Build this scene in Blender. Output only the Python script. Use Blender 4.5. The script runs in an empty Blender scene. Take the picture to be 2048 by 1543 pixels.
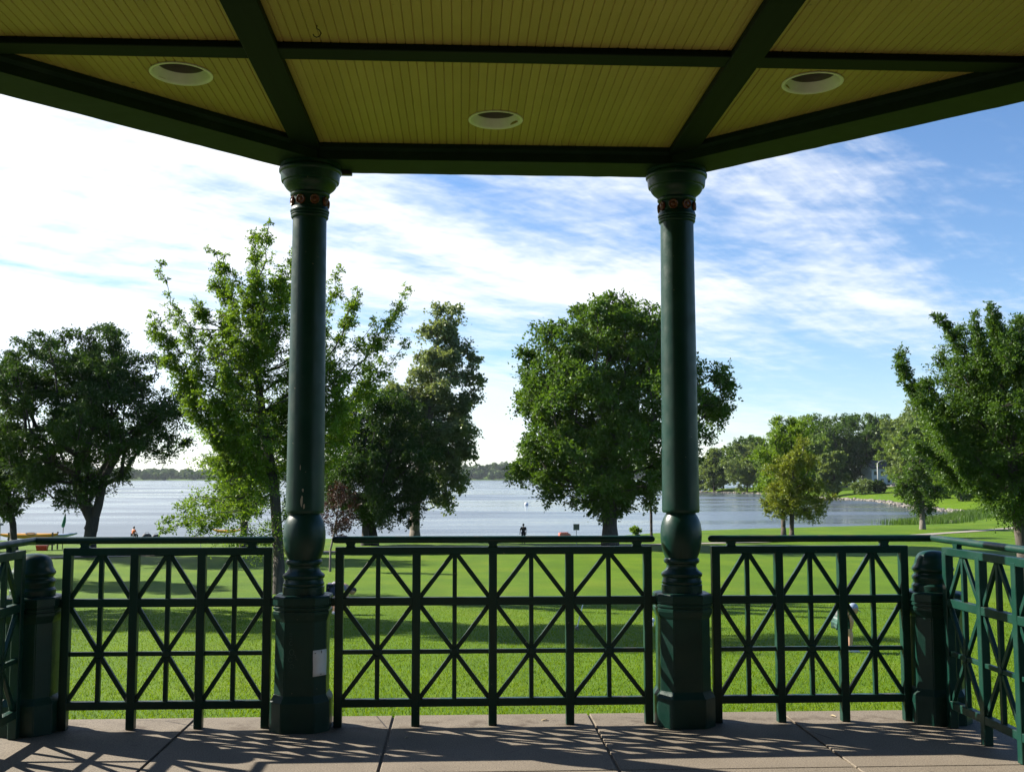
import bpy, bmesh, math, random
import numpy as np
from mathutils import Vector, Matrix
rad = math.radians
S = bpy.context.scene
C = S.collection
random.seed(7)

# ------------------------------------------------------------------ camera
cam_d = bpy.data.cameras.new('camera'); cam = bpy.data.objects.new('camera', cam_d); C.objects.link(cam)
cam_d.sensor_width = 36.0; cam_d.sensor_fit = 'HORIZONTAL'
cam_d.lens = 36.0 * 2122.0 / 2048.0
cam_d.clip_start = 0.05; cam_d.clip_end = 20000
cam.location = (0, 0, 1.5)
cam.rotation_euler = (rad(90 + 4.90), 0, rad(-2.81))
S.camera = cam

# ------------------------------------------------------------------ sky, sun, exposure
SUN_EL, SUN_AZ = rad(33.0), rad(-62.5)       # azimuth from +Y, negative = towards -X (left of the view)
SUN_DIR = Vector((math.sin(SUN_AZ) * math.cos(SUN_EL), math.cos(SUN_AZ) * math.cos(SUN_EL), math.sin(SUN_EL)))
W = bpy.data.worlds.new('World'); S.world = W; W.use_nodes = True
nt = W.node_tree; nt.nodes.clear()
def N(tree, kind, **kw):
    n = tree.nodes.new(kind)
    for k, v in kw.items():
        if k.startswith('i_'):
            key = k[2:]
            n.inputs[int(key) if key.isdigit() else key].default_value = v
        else: setattr(n, k, v)
    return n
def math_n(tree, op, a, b=None, clamp=False):
    n = tree.nodes.new('ShaderNodeMath'); n.operation = op; n.use_clamp = clamp
    for i, v in enumerate((a, b)):
        if v is None: continue
        if isinstance(v, (int, float)): n.inputs[i].default_value = v
        else: tree.links.new(v, n.inputs[i])
    return n.outputs[0]
def smooth(tree, v, lo, hi, a=0.0, b=1.0):
    n = tree.nodes.new('ShaderNodeMapRange'); n.interpolation_type = 'SMOOTHSTEP'
    tree.links.new(v, n.inputs[0])
    for i, x in zip((1, 2, 3, 4), (lo, hi, a, b)): n.inputs[i].default_value = x
    return n.outputs[0]
def build_world():
    L = nt.links.new
    sky = N(nt, 'ShaderNodeTexSky', sky_type='NISHITA', sun_disc=False, sun_elevation=SUN_EL, sun_rotation=SUN_AZ,
            altitude=260.0, air_density=1.0, dust_density=0.1, ozone_density=2.0)
    tint = N(nt, 'ShaderNodeMix', data_type='RGBA', i_0=1.0, blend_type='MULTIPLY'); L(sky.outputs[0], tint.inputs[6]); tint.inputs[7].default_value = (.90, .97, 1.10, 1)
    hsv = N(nt, 'ShaderNodeHueSaturation', i_Saturation=1.08, i_Value=.93); L(tint.outputs[2], hsv.inputs['Color'])
    tc = N(nt, 'ShaderNodeTexCoord')
    sep = N(nt, 'ShaderNodeSeparateXYZ'); L(tc.outputs['Generated'], sep.inputs[0])
    zz = math_n(nt, 'ADD', math_n(nt, 'MAXIMUM', sep.outputs[2], 0.0), 0.09)
    px = math_n(nt, 'DIVIDE', sep.outputs[0], zz); py = math_n(nt, 'DIVIDE', sep.outputs[1], zz)
    comb = N(nt, 'ShaderNodeCombineXYZ'); L(px, comb.inputs[0]); L(py, comb.inputs[1])
    def layer(rot, sx, sy, off, scale, detail, rough, dist):
        m = N(nt, 'ShaderNodeMapping', vector_type='TEXTURE'); L(comb.outputs[0], m.inputs[0])
        m.inputs['Rotation'].default_value = (0, 0, rad(rot)); m.inputs['Scale'].default_value = (1 / sx, 1 / sy, 1); m.inputs['Location'].default_value = off
        n = N(nt, 'ShaderNodeTexNoise', i_Scale=scale, i_Detail=detail, i_Roughness=rough, i_Distortion=dist); L(m.outputs[0], n.inputs['Vector'])
        return n.outputs[0]
    big = layer(WROT, .20, .62, (WOX, WOY, 0), 1.0, 6.0, .55, .35)
    streak = layer(WROT + 5, .35, 1.9, (4.3, .6, 0), 1.0, 7.0, .62, .35)
    cell = layer(25, 1.0, 1.25, (2, 5, 0), 5.5, 4.0, .62, .2)
    # the cloud sheet thins out towards the right-hand side of the sky
    edge = math_n(nt, 'ADD', math_n(nt, 'MULTIPLY', px, -0.070), math_n(nt, 'MULTIPLY', py, 0.052))
    s = math_n(nt, 'ADD', math_n(nt, 'MULTIPLY', big, .95), math_n(nt, 'MULTIPLY', streak, .55))
    s = math_n(nt, 'ADD', s, math_n(nt, 'MULTIPLY', cell, .30))
    s = math_n(nt, 'ADD', s, edge)
    dens = smooth(nt, s, CLO, CHI)
    dens = math_n(nt, 'MULTIPLY', dens, smooth(nt, sep.outputs[2], -.01, .22, .30, 1.0))
    # forward scattering: the sheet shines towards the sun
    dot = N(nt, 'ShaderNodeVectorMath', operation='DOT_PRODUCT'); L(tc.outputs['Generated'], dot.inputs[0]); dot.inputs[1].default_value = SUN_DIR
    glow = smooth(nt, dot.outputs['Value'], .2, 1.0, 1.0, 1.10)
    cl = N(nt, 'ShaderNodeMix', data_type='RGBA', i_0=1.0, blend_type='MULTIPLY')
    cl.inputs[6].default_value = CLOUD; L(glow, cl.inputs[7])
    mix = N(nt, 'ShaderNodeMix', data_type='RGBA'); L(dens, mix.inputs[0]); L(hsv.outputs[0], mix.inputs[6]); L(cl.outputs[2], mix.inputs[7])
    bg = N(nt, 'ShaderNodeBackground', i_Strength=SKY_STRENGTH); L(mix.outputs[2], bg.inputs[0])
    out = N(nt, 'ShaderNodeOutputWorld'); L(bg.outputs[0], out.inputs[0])
SKY_STRENGTH = 0.066
CLOUD = (7.0, 7.1, 7.3, 1)
WROT, WOX, WOY, CLO, CHI = 44.0, 14.0, 2.0, .915, 1.22
build_world()
sun_d = bpy.data.lights.new('sun', 'SUN'); sun_d.energy = 5.0; sun_d.angle = rad(.53); sun_d.color = (1.0, .93, .82)
sun = bpy.data.objects.new('sun', sun_d); C.objects.link(sun)
sun.rotation_euler = SUN_DIR.to_track_quat('Z', 'Y').to_euler()
S.view_settings.view_transform = 'Standard'; S.view_settings.look = 'None'
S.view_settings.exposure = 1.38; S.view_settings.gamma = 1.0; S.view_settings.use_curve_mapping = False
S.render.engine = 'CYCLES'
S.cycles.use_denoising = True
S.cycles.max_bounces = 6; S.cycles.diffuse_bounces = 3; S.cycles.glossy_bounces = 3; S.cycles.transmission_bounces = 4
S.cycles.caustics_reflective = False; S.cycles.caustics_refractive = False
S.cycles.sample_clamp_indirect = 6.0

# ------------------------------------------------------------------ helpers
def tag(o, label=None, cat=None, group=None, kind=None):
    if label: o['label'] = label
    if cat: o['category'] = cat
    if group: o['group'] = group
    if kind: o['kind'] = kind
    return o
def empty(name, loc=(0, 0, 0), rz=0.0, label=None, cat=None, group=None):
    o = bpy.data.objects.new(name, None); C.objects.link(o)
    o.location = loc; o.rotation_euler = (0, 0, rz); o.empty_display_size = .2
    return tag(o, label, cat, group)
def link(name, me, mat=None, parent=None, loc=None, rot=None):
    o = bpy.data.objects.new(name, me); C.objects.link(o)
    if mat is not None and not me.materials: me.materials.append(mat)
    if parent is not None: o.parent = parent
    if loc is not None: o.location = loc
    if rot is not None: o.rotation_euler = rot
    return o
def mesh_np(name, verts, faces, smooth_=False):
    """verts (n,3); faces (m,k) array of one size, or a list of such arrays"""
    if not isinstance(faces, list): faces = [faces]
    verts = np.asarray(verts, np.float32)
    me = bpy.data.meshes.new(name)
    me.vertices.add(len(verts)); me.vertices.foreach_set('co', verts.ravel())
    tot = np.concatenate([np.full(len(f), f.shape[1], np.int32) for f in faces])
    idx = np.concatenate([np.asarray(f, np.int32).ravel() for f in faces])
    start = np.concatenate([[0], np.cumsum(tot)[:-1]]).astype(np.int32)
    me.loops.add(len(idx)); me.loops.foreach_set('vertex_index', idx)
    me.polygons.add(len(tot)); me.polygons.foreach_set('loop_start', start)
    me.update(calc_edges=True); me.validate()
    if smooth_: me.polygons.foreach_set('use_smooth', np.ones(len(tot), bool))
    return me
class MB:
    def __init__(s): s.bm = bmesh.new()
    def box(s, lo, hi, bev=0.0):
        x0, y0, z0 = lo; x1, y1, z1 = hi
        r = bmesh.ops.create_cube(s.bm, size=1.0, matrix=Matrix.Translation(((x0+x1)/2, (y0+y1)/2, (z0+z1)/2)) @ Matrix.Diagonal((x1-x0, y1-y0, z1-z0, 1)))
        if bev:
            es = list({e for v in r['verts'] for e in v.link_edges})
            bmesh.ops.bevel(s.bm, geom=es, offset=bev, segments=1, affect='EDGES')
        return s
    def bar(s, a, b, w, h, bev=0.0, up=(0, 1, 0)):
        a, b = Vector(a), Vector(b); d = b - a; L = d.length; z = d.normalized(); y = Vector(up); x = y.cross(z).normalized(); y = z.cross(x)
        M = Matrix((x, y, z)).transposed().to_4x4(); M.translation = (a + b) / 2
        r = bmesh.ops.create_cube(s.bm, size=1.0, matrix=M @ Matrix.Diagonal((w, h, L, 1)))
        if bev:
            es = list({e for v in r['verts'] for e in v.link_edges})
            bmesh.ops.bevel(s.bm, geom=es, offset=bev, segments=1, affect='EDGES')
        return s
    def ring_strip(s, rings, closed=True, cap=(True, True)):
        vs = [[s.bm.verts.new(p) for p in r] for r in rings]
        n = len(rings[0])
        for a, b in zip(vs[:-1], vs[1:]):
            for i in range(n if closed else n - 1):
                j = (i + 1) % n
                s.bm.faces.new((a[i], a[j], b[j], b[i]))
        if cap[0]: s.bm.faces.new(list(reversed(vs[0])))
        if cap[1]: s.bm.faces.new(vs[-1])
        return s
    def lathe(s, prof, seg=32, c=(0, 0), cap=(True, True)):
        return s.ring_strip([[(c[0] + r * math.cos(2*math.pi*i/seg), c[1] + r * math.sin(2*math.pi*i/seg), z) for i in range(seg)] for r, z in prof], cap=cap)
    def tube(s, pts, radii, seg=8, cap=(True, True)):
        pts = [Vector(p) for p in pts]
        if isinstance(radii, (int, float)): radii = [radii] * len(pts)
        rings = []; ref = None
        for i, p in enumerate(pts):
            d = (pts[min(i+1, len(pts)-1)] - pts[max(i-1, 0)]).normalized()
            if ref is None: ref = Vector((0, 0, 1)) if abs(d.z) < .9 else Vector((1, 0, 0))
            x = ref.cross(d).normalized(); y = d.cross(x); ref = y
            rings.append([p + (x * math.cos(2*math.pi*k/seg) + y * math.sin(2*math.pi*k/seg)) * radii[i] for k in range(seg)])
        return s.ring_strip(rings, cap=cap)
    def mesh(s, name, smooth_=False, angle=None):
        bmesh.ops.recalc_face_normals(s.bm, faces=s.bm.faces[:])
        me = bpy.data.meshes.new(name); s.bm.to_mesh(me); s.bm.free()
        if smooth_:
            me.polygons.foreach_set('use_smooth', np.ones(len(me.polygons), bool))
            if angle: me.set_sharp_from_angle(angle=rad(angle))
        return me
def copy_tree(o, parent=None, loc=None, rz=None):
    c = o.copy(); C.objects.link(c); c.parent = parent
    if loc is not None: c.location = loc
    if rz is not None: c.rotation_euler = (0, 0, rz)
    for ch in [x for x in KIDS.get(o.name, [])]:
        k = copy_tree(ch, c); KIDS.setdefault(c.name, []).append(k)
    return c
KIDS = {}
def part(name, me, mat, parent, loc=None, rot=None):
    o = link(name, me, mat, parent, loc, rot); KIDS.setdefault(parent.name, []).append(o); return o

# ------------------------------------------------------------------ materials
def new_mat(name):
    m = bpy.data.materials.new(name); m.use_nodes = True
    t = m.node_tree; t.nodes.clear()
    o = N(t, 'ShaderNodeOutputMaterial'); p = N(t, 'ShaderNodeBsdfPrincipled'); t.links.new(p.outputs[0], o.inputs[0])
    return m, t, p, o
def ramp(t, fac, stops):
    r = N(t, 'ShaderNodeValToRGB'); e = r.color_ramp.elements
    while len(e) < len(stops): e.new(.5)
    for el, (pos, col) in zip(e, stops): el.position = pos; el.color = (*col, 1)
    t.links.new(fac, r.inputs[0]); return r.outputs[0]
def noise(t, scale, detail=4, rough=.55, dist=0, coord='Object', mapscale=None):
    tc = N(t, 'ShaderNodeTexCoord'); v = tc.outputs[coord]
    if mapscale:
        m = N(t, 'ShaderNodeMapping'); m.inputs['Scale'].default_value = mapscale; t.links.new(v, m.inputs[0]); v = m.outputs[0]
    n = N(t, 'ShaderNodeTexNoise', i_Scale=scale, i_Detail=detail, i_Roughness=rough, i_Distortion=dist); t.links.new(v, n.inputs['Vector'])
    return n.outputs[0]
def bump(t, p, h, strength, dist):
    b = N(t, 'ShaderNodeBump', i_Strength=strength, i_Distance=dist); t.links.new(h, b.inputs['Height']); t.links.new(b.outputs[0], p.inputs['Normal']); return b
def simple(name, col, rough=.6, var=.15, scale=6, bstr=0.0, bdist=.002, metal=0.0, coord='Object', spec=.5):
    m, t, p, o = new_mat(name)
    n = noise(t, scale, 5, .6, coord=coord)
    lo = tuple(c * (1 - var) for c in col); hi = tuple(min(1, c * (1 + var)) for c in col)
    t.links.new(ramp(t, n, [(.3, lo), (.7, hi)]), p.inputs['Base Color'])
    p.inputs['Roughness'].default_value = rough; p.inputs['Metallic'].default_value = metal; p.inputs['Specular IOR Level'].default_value = spec
    if bstr: bump(t, p, noise(t, scale * 6, 4, .6, coord=coord), bstr, bdist)
    return m
M = {}
def paint_green():
    m, t, p, o = new_mat('green_paint')
    geo = N(t, 'ShaderNodeNewGeometry')
    def wn(scale, detail=5, rough=.6):
        n = N(t, 'ShaderNodeTexNoise', i_Scale=scale, i_Detail=detail, i_Roughness=rough); t.links.new(geo.outputs['Position'], n.inputs['Vector']); return n.outputs[0]
    base0 = ramp(t, wn(3.5), [(.3, (.003, .025, .0175)), (.55, (.0045, .034, .024)), (.75, (.008, .044, .032))])
    sn = N(t, 'ShaderNodeSeparateXYZ'); t.links.new(geo.outputs['True Normal'], sn.inputs[0])
    rust = math_n(t, 'MULTIPLY', smooth(t, sn.outputs[2], .7, .95), smooth(t, wn(9, 6, .7), .5, .66))
    rm = N(t, 'ShaderNodeMix', data_type='RGBA'); t.links.new(math_n(t, 'MULTIPLY', rust, .55), rm.inputs[0]); t.links.new(base0, rm.inputs[6]); rm.inputs[7].default_value = (.11, .065, .035, 1)
    base = rm.outputs[2]
    chips = smooth(t, wn(38, 3, .5), .735, .76)
    mix = N(t, 'ShaderNodeMix', data_type='RGBA'); t.links.new(chips, mix.inputs[0]); t.links.new(base, mix.inputs[6]); mix.inputs[7].default_value = (.16, .14, .10, 1)
    t.links.new(mix.outputs[2], p.inputs['Base Color'])
    t.links.new(smooth(t, wn(11), .3, .8, .30, .52), p.inputs['Roughness']); p.inputs['Specular IOR Level'].default_value = .30
    bump(t, p, wn(26, 4, .55), .22, .0035)
    return m
M['green'] = paint_green()
def beam_green():
    m, t, p, o = new_mat('beam_green_paint')
    geo = N(t, 'ShaderNodeNewGeometry')
    n = N(t, 'ShaderNodeTexNoise', i_Scale=7.0, i_Detail=6, i_Roughness=.65); t.links.new(geo.outputs['Position'], n.inputs['Vector'])
    t.links.new(ramp(t, n.outputs[0], [(.3, (.005, .014, .009)), (.55, (.007, .020, .0125)), (.8, (.015, .029, .020))]), p.inputs['Base Color'])
    p.inputs['Roughness'].default_value = .6; p.inputs['Specular IOR Level'].default_value = .15
    bump(t, p, n.outputs[0], .3, .004)
    return m
M['beam'] = beam_green()
M['beam_dark'] = simple('cross_beam_paint', (.004, .0095, .0075), .65, .3, 7, coord='Generated', spec=.12)
def yellow():
    m, t, p, o = new_mat('yellow_board_paint')
    geo = N(t, 'ShaderNodeNewGeometry'); oi = N(t, 'ShaderNodeObjectInfo')
    n = N(t, 'ShaderNodeTexNoise', i_Scale=2.2, i_Detail=5, i_Roughness=.6); t.links.new(geo.outputs['Position'], n.inputs['Vector'])
    f = math_n(t, 'ADD', math_n(t, 'MULTIPLY', n.outputs[0], .7), math_n(t, 'MULTIPLY', oi.outputs['Random'], .3))
    base = ramp(t, f, [(.3, (.325, .240, .075)), (.7, (.395, .300, .100))])
    sp = N(t, 'ShaderNodeTexNoise', i_Scale=9.0, i_Detail=3, i_Roughness=.5); t.links.new(geo.outputs['Position'], sp.inputs['Vector'])
    st = smooth(t, sp.outputs[0], .745, .79)
    mix = N(t, 'ShaderNodeMix', data_type='RGBA'); t.links.new(st, mix.inputs[0]); t.links.new(base, mix.inputs[6]); mix.inputs[7].default_value = (.10, .07, .03, 1)
    t.links.new(mix.outputs[2], p.inputs['Base Color']); p.inputs['Roughness'].default_value = .5
    return m
M['yellow'] = yellow()
def concrete():
    m, t, p, o = new_mat('concrete')
    geo = N(t, 'ShaderNodeNewGeometry')
    def wn(scale, detail=5, rough=.6):
        n = N(t, 'ShaderNodeTexNoise', i_Scale=scale, i_Detail=detail, i_Roughness=rough); t.links.new(geo.outputs['Position'], n.inputs['Vector']); return n.outputs[0]
    a = ramp(t, wn(1.6, 6, .65), [(.3, (.140, .118, .088)), (.7, (.190, .160, .122))])
    grit = ramp(t, wn(130, 3, .65), [(.35, (.5, .48, .46)), (.5, (1, 1, 1)), (.68, (1.45, 1.42, 1.38))])
    mul = N(t, 'ShaderNodeMix', data_type='RGBA', blend_type='MULTIPLY', i_0=1.0); t.links.new(a, mul.inputs[6]); t.links.new(grit, mul.inputs[7])
    stain = smooth(t, wn(4.2, 5, .7), .60, .72)
    st = N(t, 'ShaderNodeMix', data_type='RGBA'); t.links.new(math_n(t, 'MULTIPLY', stain, .5), st.inputs[0]); t.links.new(mul.outputs[2], st.inputs[6]); st.inputs[7].default_value = (.080, .058, .040, 1)
    sp = N(t, 'ShaderNodeSeparateXYZ'); t.links.new(geo.outputs['Position'], sp.inputs[0])
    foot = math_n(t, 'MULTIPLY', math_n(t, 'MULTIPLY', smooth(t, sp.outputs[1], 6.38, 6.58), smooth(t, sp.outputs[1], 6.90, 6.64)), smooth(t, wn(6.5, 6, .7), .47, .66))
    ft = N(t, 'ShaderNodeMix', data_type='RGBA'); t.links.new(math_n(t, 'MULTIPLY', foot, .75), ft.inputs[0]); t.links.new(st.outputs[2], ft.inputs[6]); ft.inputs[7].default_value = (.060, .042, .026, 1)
    crk = N(t, 'ShaderNodeTexVoronoi', feature='DISTANCE_TO_EDGE', i_Scale=.55); t.links.new(geo.outputs['Position'], crk.inputs['Vector'])
    ck = N(t, 'ShaderNodeMix', data_type='RGBA'); t.links.new(math_n(t, 'MULTIPLY', smooth(t, crk.outputs[0], .0022, .0008), smooth(t, wn(2.0, 4, .6), .45, .6)), ck.inputs[0]); t.links.new(ft.outputs[2], ck.inputs[6]); ck.inputs[7].default_value = (.03, .026, .022, 1)
    t.links.new(ck.outputs[2], p.inputs['Base Color'])
    p.inputs['Roughness'].default_value = .8; p.inputs['Specular IOR Level'].default_value = .3
    bump(t, p, wn(180, 3, .6), .35, .002)
    return m
M['concrete'] = concrete()
def grass():
    m, t, p, o = new_mat('lawn_grass')
    geo = N(t, 'ShaderNodeNewGeometry')
    def wn(scale, detail=5, rough=.6, sc=None):
        v = geo.outputs['Position']
        if sc:
            mp = N(t, 'ShaderNodeMapping'); mp.inputs['Scale'].default_value = sc; t.links.new(v, mp.inputs[0]); v = mp.outputs[0]
        n = N(t, 'ShaderNodeTexNoise', i_Scale=scale, i_Detail=detail, i_Roughness=rough); t.links.new(v, n.inputs['Vector']); return n.outputs[0]
    big = ramp(t, wn(.22, 5, .65), [(.3, (.058, .122, .0012)), (.5, (.078, .148, .0016)), (.66, (.105, .165, .004)), (.8, (.140, .172, .010))])
    mow = ramp(t, wn(.55, 3, .5, (1, .25, 1)), [(.35, (.88, .9, .85)), (.65, (1.1, 1.08, 1.05))])
    fine = ramp(t, wn(22, 4, .7), [(.28, (.52, .55, .5)), (.5, (1, 1, 1)), (.74, (1.45, 1.38, 1.25))])
    a = N(t, 'ShaderNodeMix', data_type='RGBA', blend_type='MULTIPLY', i_0=1.0); t.links.new(big, a.inputs[6]); t.links.new(mow, a.inputs[7])
    b = N(t, 'ShaderNodeMix', data_type='RGBA', blend_type='MULTIPLY', i_0=1.0); t.links.new(a.outputs[2], b.inputs[6]); t.links.new(fine, b.inputs[7])
    dry = smooth(t, wn(1.7, 6, .7), .62, .75)
    dm = N(t, 'ShaderNodeMix', data_type='RGBA'); t.links.new(math_n(t, 'MULTIPLY', dry, .55), dm.inputs[0]); t.links.new(b.outputs[2], dm.inputs[6]); dm.inputs[7].default_value = (.115, .118, .028, 1)
    t.links.new(dm.outputs[2], p.inputs['Base Color']); p.inputs['Roughness'].default_value = .75; p.inputs['Specular IOR Level'].default_value = .15
    bump(t, p, wn(30, 4, .7), .9, .03)
    return m
M['grass'] = grass()
def water():
    m, t, p, o = new_mat('lake_water')
    geo = N(t, 'ShaderNodeNewGeometry')
    def wn(scale, sc, detail=4):
        mp = N(t, 'ShaderNodeMapping'); mp.inputs['Scale'].default_value = sc; mp.inputs['Rotation'].default_value = (0, 0, rad(20)); t.links.new(geo.outputs['Position'], mp.inputs[0])
        n = N(t, 'ShaderNodeTexNoise', i_Scale=scale, i_Detail=detail, i_Roughness=.6); t.links.new(mp.outputs[0], n.inputs['Vector']); return n.outputs[0]
    p.inputs['Base Color'].default_value = (.070, .090, .110, 1); p.inputs['IOR'].default_value = 1.33
    t.links.new(smooth(t, wn(.012, (.5, 1.6, 1), 5), .38, .62, .06, .30), p.inputs['Roughness'])
    h = math_n(t, 'ADD', wn(.9, (.55, 1.0, 1)), math_n(t, 'MULTIPLY', wn(.16, (.5, 1, 1)), 2.2))
    bump(t, p, h, .5, .22)
    return m
M['water'] = water()
def bark(name, a, b):
    m, t, p, o = new_mat(name)
    n = noise(t, 3.0, 5, .65, mapscale=(3.5, 3.5, .7))
    t.links.new(ramp(t, n, [(.3, a), (.7, b)]), p.inputs['Base Color']); p.inputs['Roughness'].default_value = .9
    bump(t, p, n, .8, .05); return m
M['bark'] = bark('bark_brown', (.035, .028, .022), (.095, .078, .060))
M['bark_pale'] = bark('bark_pale', (.085, .072, .058), (.20, .175, .145))
M['bark_dark'] = bark('bark_dark', (.022, .018, .016), (.05, .042, .036))
def leaf(name, a, b, trans=.38, gloss=.022):
    m = bpy.data.materials.new(name); m.use_nodes = True; t = m.node_tree; t.nodes.clear(); L = t.links.new
    o = N(t, 'ShaderNodeOutputMaterial')
    at = N(t, 'ShaderNodeAttribute', attribute_name='tint')
    col = ramp(t, at.outputs['Fac'], [(0, a), (1, b)])
    d = N(t, 'ShaderNodeBsdfDiffuse'); tr = N(t, 'ShaderNodeBsdfTranslucent'); g = N(t, 'ShaderNodeBsdfGlossy', i_Roughness=.5)
    L(col, d.inputs[0])
    tm = N(t, 'ShaderNodeMix', data_type='RGBA', blend_type='MULTIPLY', i_0=1.0); L(col, tm.inputs[6]); tm.inputs[7].default_value = (1.5, 1.45, .6, 1); L(tm.outputs[2], tr.inputs[0])
    m1 = N(t, 'ShaderNodeMixShader', i_0=trans); L(d.outputs[0], m1.inputs[1]); L(tr.outputs[0], m1.inputs[2])
    m2 = N(t, 'ShaderNodeMixShader', i_0=gloss); L(m1.outputs[0], m2.inputs[1]); L(g.outputs[0], m2.inputs[2]); g.inputs[0].default_value = (.9, .95, .9, 1)
    L(m2.outputs[0], o.inputs[0]); return m
M['leaf'] = leaf('leaf_mid', (.038, .085, .012), (.075, .140, .020))
M['leaf_bright'] = leaf('leaf_bright', (.080, .155, .014), (.150, .235, .026), .45)
M['leaf_dark'] = leaf('leaf_dark', (.022, .052, .010), (.045, .090, .016), .32)
M['leaf_silver'] = leaf('leaf_silver', (.092, .135, .052), (.200, .245, .130), .36, .05)
M['leaf_oak'] = leaf('leaf_oak', (.045, .100, .012), (.090, .160, .022), .38)
M['leaf_yellow'] = leaf('leaf_yellow', (.115, .155, .016), (.185, .215, .030), .38)
M['leaf_purple'] = leaf('leaf_purple', (.030, .012, .012), (.065, .026, .022), .25)
M['leaf_pale'] = leaf('leaf_pale', (.095, .150, .040), (.165, .215, .072), .34)
M['leaf_bank'] = leaf('leaf_bank', (.078, .140, .020), (.135, .205, .036), .36)
M['leaf_far'] = leaf('leaf_far', (.035, .070, .016), (.070, .110, .028), .2, .01)

# ------------------------------------------------------------------ terrain
LAKE = -5.5
SHORE = np.array([(-4000, 60), (-600, 98), (-200, 108), (-80, 114), (0, 118), (14, 122), (24, 132), (33, 140), (55, 150), (72, 158), (95, 191), (102, 236), (119, 300), (118, 343), (124, 444), (108, 492), (135, 545), (260, 640), (600, 900), (1500, 1400), (6000, 1900)], float)
PY = np.array([-4000, 0, 7, 12, 20, 30, 40, 60, 80, 100, 120, 137, 160, 4000.]); PZ = np.array([-.9, -.9, -1.0, -1.4, -1.95, -2.6, -3.1, -3.75, -4.15, -4.5, -4.85, -5.1, -5.2, -5.2])
def sst(a, b, x):
    t = np.clip((x - a) / (b - a), 0, 1); return t * t * (3 - 2 * t)
def shore_sd(x, y):
    d = np.full(np.shape(x), 1e9)
    for (ax, ay), (bx, by) in zip(SHORE[:-1], SHORE[1:]):
        vx, vy = bx - ax, by - ay
        t = np.clip(((x - ax) * vx + (y - ay) * vy) / (vx * vx + vy * vy), 0, 1)
        d = np.minimum(d, np.hypot(x - ax - t * vx, y - ay - t * vy))
    P = np.vstack([SHORE, [(6000, -4000), (-4000, -4000)]]); ins = np.zeros(np.shape(x), bool); j = len(P) - 1
    for i in range(len(P)):
        (xi, yi), (xj, yj) = P[i], P[j]
        ins ^= ((yi > y) != (yj > y)) & (x < (xj - xi) * (y - yi) / (yj - yi if yj != yi else 1e-9) + xi)
        j = i
    return np.where(ins, d, -d)
def far_shore(x): return 2350 + 60 * np.sin(x / 310.) + 40 * np.sin(x / 97. + 1)
def ground(x, y):
    x = np.asarray(x, float); y = np.asarray(y, float)
    d = shore_sd(x, y); near = np.interp(y, PY, PZ)
    w = sst(45, 110, x) * sst(120, 190, y)
    bank = LAKE + .9 * sst(-1, 5, d) + .055 * np.clip(d, 0, 75) + .11 * np.clip(d - 75, 0, 120)
    land = near * (1 - w) + bank * w
    z = np.where(d > 0, LAKE + .02 + (land - LAKE - .02) * sst(0, 10, d), LAKE - 3 * sst(0, 25, -d))
    far = far_shore(x)
    return np.where(y > far - 30, LAKE - 3 * (1 - sst(-30, 10, y - far)) + .022 * np.clip(y - far, 0, 900), z)
def gz(x, y): return float(ground(x, y))
def build_terrain():
    gx = np.concatenate([-np.geomspace(130, 6000, 40)[::-1], np.arange(-128, 200, 2.5), np.geomspace(200, 6000, 50)])
    gy = np.concatenate([-np.geomspace(20, 3000, 25)[::-1], np.arange(-18, 180, 1.5), np.arange(180, 560, 4), np.geomspace(560, 2250, 40), np.arange(2255, 2500, 12), np.geomspace(2500, 7000, 20)])
    X, Y = np.meshgrid(gx, gy); Z = ground(X, Y)
    # the terrace stands over this part: keep the earth under its slabs
    v = np.stack([X, Y, Z], -1).reshape(-1, 3); nx, ny = len(gx), len(gy)
    i = np.arange(nx * ny).reshape(ny, nx)
    f = np.stack([i[:-1, :-1], i[:-1, 1:], i[1:, 1:], i[1:, :-1]], -1).reshape(-1, 4)
    o = link('ground', mesh_np('ground', v, f, True), M['grass']); tag(o, 'mown green lawn sloping down to the lake', 'ground', kind='structure')
    del o['category']; 
    w = MB(); w.bm.verts.ensure_lookup_table()
    a = 7000; vs = [w.bm.verts.new(p) for p in ((-a, 60, LAKE), (a, 60, LAKE), (a, 3200, LAKE), (-a, 3200, LAKE))]; w.bm.faces.new(vs)
    tag(link('lake', w.mesh('lake'), M['water']), 'wide rippled grey blue lake', kind='structure')
build_terrain()
def path_strip(name, pts, width, mat, lift=.03, label=None):
    P = [Vector((x, y, 0)) for x, y in pts]; dense = []
    for a, b in zip(P[:-1], P[1:]):
        n = max(2, int((b - a).length / 2)); dense += [a.lerp(b, k / n) for k in range(n)]
    dense.append(P[-1]); vs = []
    for i, p in enumerate(dense):
        d = (dense[min(i+1, len(dense)-1)] - dense[max(i-1, 0)]).normalized(); s = Vector((-d.y, d.x, 0)) * width / 2
        for q in (p - s, p, p + s): vs.append((q.x, q.y, gz(q.x, q.y) + lift))
    n = len(dense); f = np.array([(3*i+k, 3*i+k+1, 3*i+k+4, 3*i+k+3) for i in range(n-1) for k in range(2)])
    o = link(name, mesh_np(name, vs, f), mat); tag(o, label, kind='structure'); return o
M['path'] = simple('path_concrete', (.25, .22, .18), .85, .12, 2.0)
path_strip('path', [(-70, 68), (-50, 71), (-31.5, 74.4), (-20, 78.5), (-7.5, 82.8), (8, 88.5), (22.1, 94.3), (38.5, 101.5), (53.8, 117.2), (72.6, 134.8), (100, 160), (130, 195)], 1.9, M['path'], .05, 'pale concrete footpath crossing the lawn')

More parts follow.
